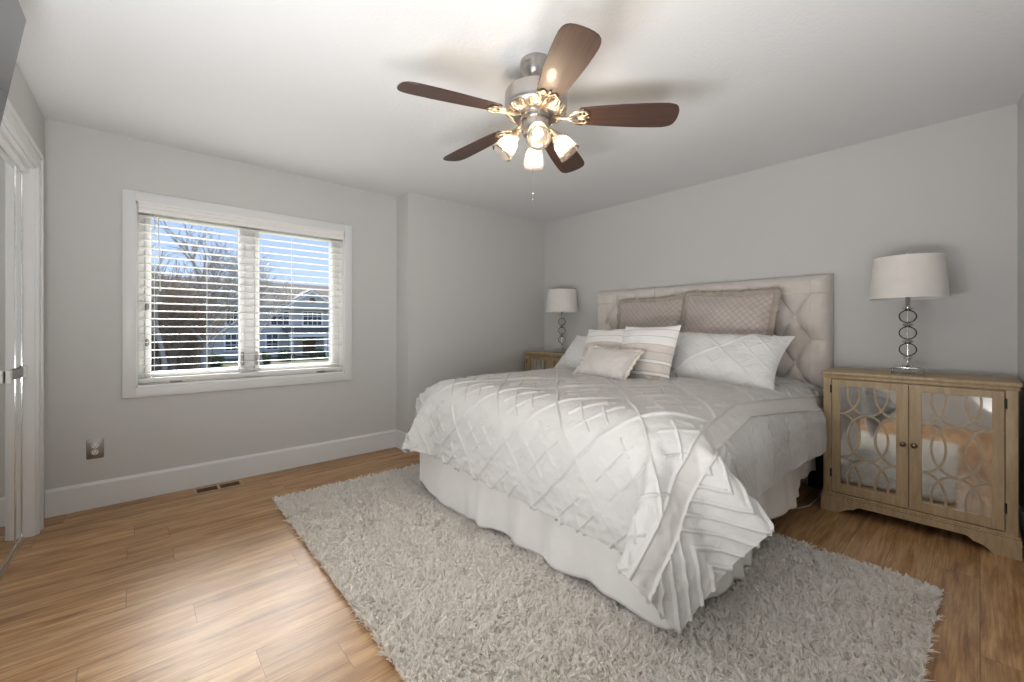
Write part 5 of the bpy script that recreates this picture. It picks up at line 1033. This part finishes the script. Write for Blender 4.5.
bm = bmesh.new(); lathe(bm, [(.146, 2.214), (.148, 2.205), (.138, 2.190), (.112, 2.176), (.085, 2.170), (.070, 2.172), (.066, 2.16), (0, 2.16)], 56)
fg = bmesh.new()
for k in range(20):
    a = 2*math.pi*k/20; M = Matrix.Rotation(a, 4, 'Z') @ T(.128, 0, 2.190) @ Matrix.Rotation(R(-30), 4, 'Y'); box(fg, -.024, .022, -.006, .006, -.006, .004, .002, 1, M)
    for s in (-1, 1): tube(fg, [M @ Vector((-.02, s*.008, -.004)), M @ Vector((0, s*.017, -.005)), M @ Vector((.020, s*.008, -.004))], .0026, 6)
dring = obj('decorative_ring', bm, nickel_m, mh, auto=40); obj('filigree', fg, champ_m, dring, auto=40)
bm = bmesh.new(); lathe(bm, [(0, 2.165), (.062, 2.165), (.064, 2.158), (.062, 2.118), (.058, 2.105), (.066, 2.100), (.060, 2.086), (.034, 2.076), (0, 2.074)], 40); lk = obj('light_kit', bm, nickel_m, fan, auto=40)
def blade_mesh(bm):
    # outline from the root at .20 to the clipped tip at .655
    xs = [.205, .215, .26, .33, .41, .49, .56, .60, .622, .638, .650, .657, .660]; hw_ = [.046, .054, .060, .067, .073, .077, .078, .077, .073, .066, .053, .034, .012]
    top = [(x, w) for x, w in zip(xs, hw_)]; out = top+[(x, -w) for x, w in reversed(top)]
    A = [bm.verts.new((x, y, .003)) for x, y in out]; B = [bm.verts.new((x, y, -.003)) for x, y in out]
    bm.faces.new(A); bm.faces.new(list(reversed(B)))
    for i in range(len(out)): j = (i+1) % len(out); bm.faces.new((A[i], A[j], B[j], B[i]))
def bracket_mesh(bm):
    # cast scroll bracket: arm from the hub, open fan of loops under the blade root
    tube(bm, [(.085, 0, -.006), (.125, 0, -.012), (.165, 0, -.010), (.200, 0, -.008)], [.009, .008, .008, .007], 8)
    for s in (-1, 1):
        tube(bm, [(.150, 0, -.010), (.170, s*.022, -.010), (.200, s*.036, -.009), (.235, s*.040, -.008), (.250, s*.026, -.008), (.235, s*.012, -.008), (.205, s*.010, -.008)], .0048, 7)
        tube(bm, [(.165, s*.012, -.010), (.185, s*.040, -.009), (.222, s*.050, -.008)], .004, 7)
        lathe(bm, [(0, -.006), (.006, -.005), (.007, 0), (0, .001)], 10, T(.240, s*.032, -.007))
    tube(bm, [(.200, 0, -.008), (.252, 0, -.008)], .005, 7); lathe(bm, [(0, -.006), (.006, -.005), (.007, 0), (0, .001)], 10, T(.252, 0, -.007))
    box(bm, .218, .226, -.052, .052, -.0085, -.0035, .001)
bm = bmesh.new(); blade_mesh(bm); bl0 = obj('blade', bm, walnut_m, fan)
bv = bl0.modifiers.new('edge', 'BEVEL'); bv.width = .0012; bv.segments = 2
bm = bmesh.new(); bracket_mesh(bm); br0 = obj('blade_bracket', bm, champ_m, bl0, True)
for k in range(5):
    o = bl0 if k == 0 else bl0.copy()
    if k: COL.objects.link(o); b2 = br0.copy(); COL.objects.link(b2); b2.parent = o
    o.matrix_local = T(0, 0, 2.178) @ Matrix.Rotation(R(-120.8+72*k), 4, 'Z') @ Matrix.Rotation(R(3.0), 4, 'Y') @ Matrix.Rotation(R(-13), 4, 'X')
for k in range(4):
    az = R(-131+90*k-48+48); M0 = Matrix.Rotation(az, 4, 'Z')
    bm = bmesh.new(); tube(bm, [(.050, 0, 2.118), (.075, 0, 2.112), (.092, 0, 2.098), (.098, 0, 2.083)], [.010, .009, .011, .016], 12)
    Mx = T(.100, 0, 2.082) @ Matrix.Rotation(R(-38), 4, 'Y'); lathe(bm, [(0, .008), (.022, .006), (.024, -.004), (.022, -.012), (0, -.012)], 20, Mx)
    for v in bm.verts: v.co = M0 @ v.co
    arm = obj('light_arm', bm, champ_m, lk, True)
    bm = bmesh.new(); lathe(bm, [(.018, -.008), (.030, -.016), (.041, -.034), (.047, -.060), (.050, -.086), (.055, -.108), (.0525, -.108), (.0475, -.086), (.0445, -.060), (.0385, -.036), (.028, -.019), (.018, -.011)], 36, M0 @ Mx); sh = obj('glass_shade', bm, seeded_m, arm, True)
    bm = bmesh.new(); lathe(bm, [(0, -.012), (.012, -.016), (.012, -.032), (.0, -.033)], 16, M0 @ Mx); obj('lamp_holder', bm, plug_m, arm, True)
    bm = bmesh.new(); lathe(bm, [(.010, -.030), (.014, -.040), (.020, -.052), (.021, -.062), (.017, -.074), (.008, -.081), (0, -.082)], 20, M0 @ Mx); obj('bulb', bm, bulb_m, arm, True)
bm = bmesh.new(); tube(bm, [(-.045, -.025, 2.09), (-.045, -.025, 1.79)], .0012, 5); pc = obj('pull_chain', bm, chrome_m, fan)
bm = bmesh.new(); lathe(bm, [(0, 1.755), (.005, 1.758), (.007, 1.77), (.004, 1.792), (0, 1.794)], 10, T(-.045, -.025, 0)); obj('pull_knob', bm, pewter_m, pc, True)

# ============================================================ television on the closet wall
tv = empty('television', (0, 0, 0)); tag(tv, 'black flat television mounted high on the closet wall and tilted down, only its corner showing', 'television')
TM = LW @ T(.178, -1.716, 2.172) @ Matrix.Rotation(R(8.5), 4, 'Y')
tv.matrix_world = TM
bm = bmesh.new(); box(bm, -.035, 0, -1.10, 0, -.625, 0, .003); obj('casing', bm, black_m, tv)
Bx('screen', -.001, .0006, -1.094, -.006, -.615, -.006, screen_m, tv)
bm = bmesh.new(); box(bm, -.062, -.034, -.72, -.38, -.42, -.18, .003); box(bm, -.118, -.06, -.60, -.50, -.34, -.24, .003); obj('wall_bracket', bm, dark_m, tv)

# cables on the floor behind the bed
bm = bmesh.new()
tube(bm, [(3.70, .722, .30), (3.62, .735, .05), (3.45, .735, .008), (3.25, .74, .008), (3.1, .80, .008)], .004, 7)
tag(obj('power_cable', bm, cable_m, None, True), 'grey power cable lying on the floor between the bed and the nightstand', 'cable')
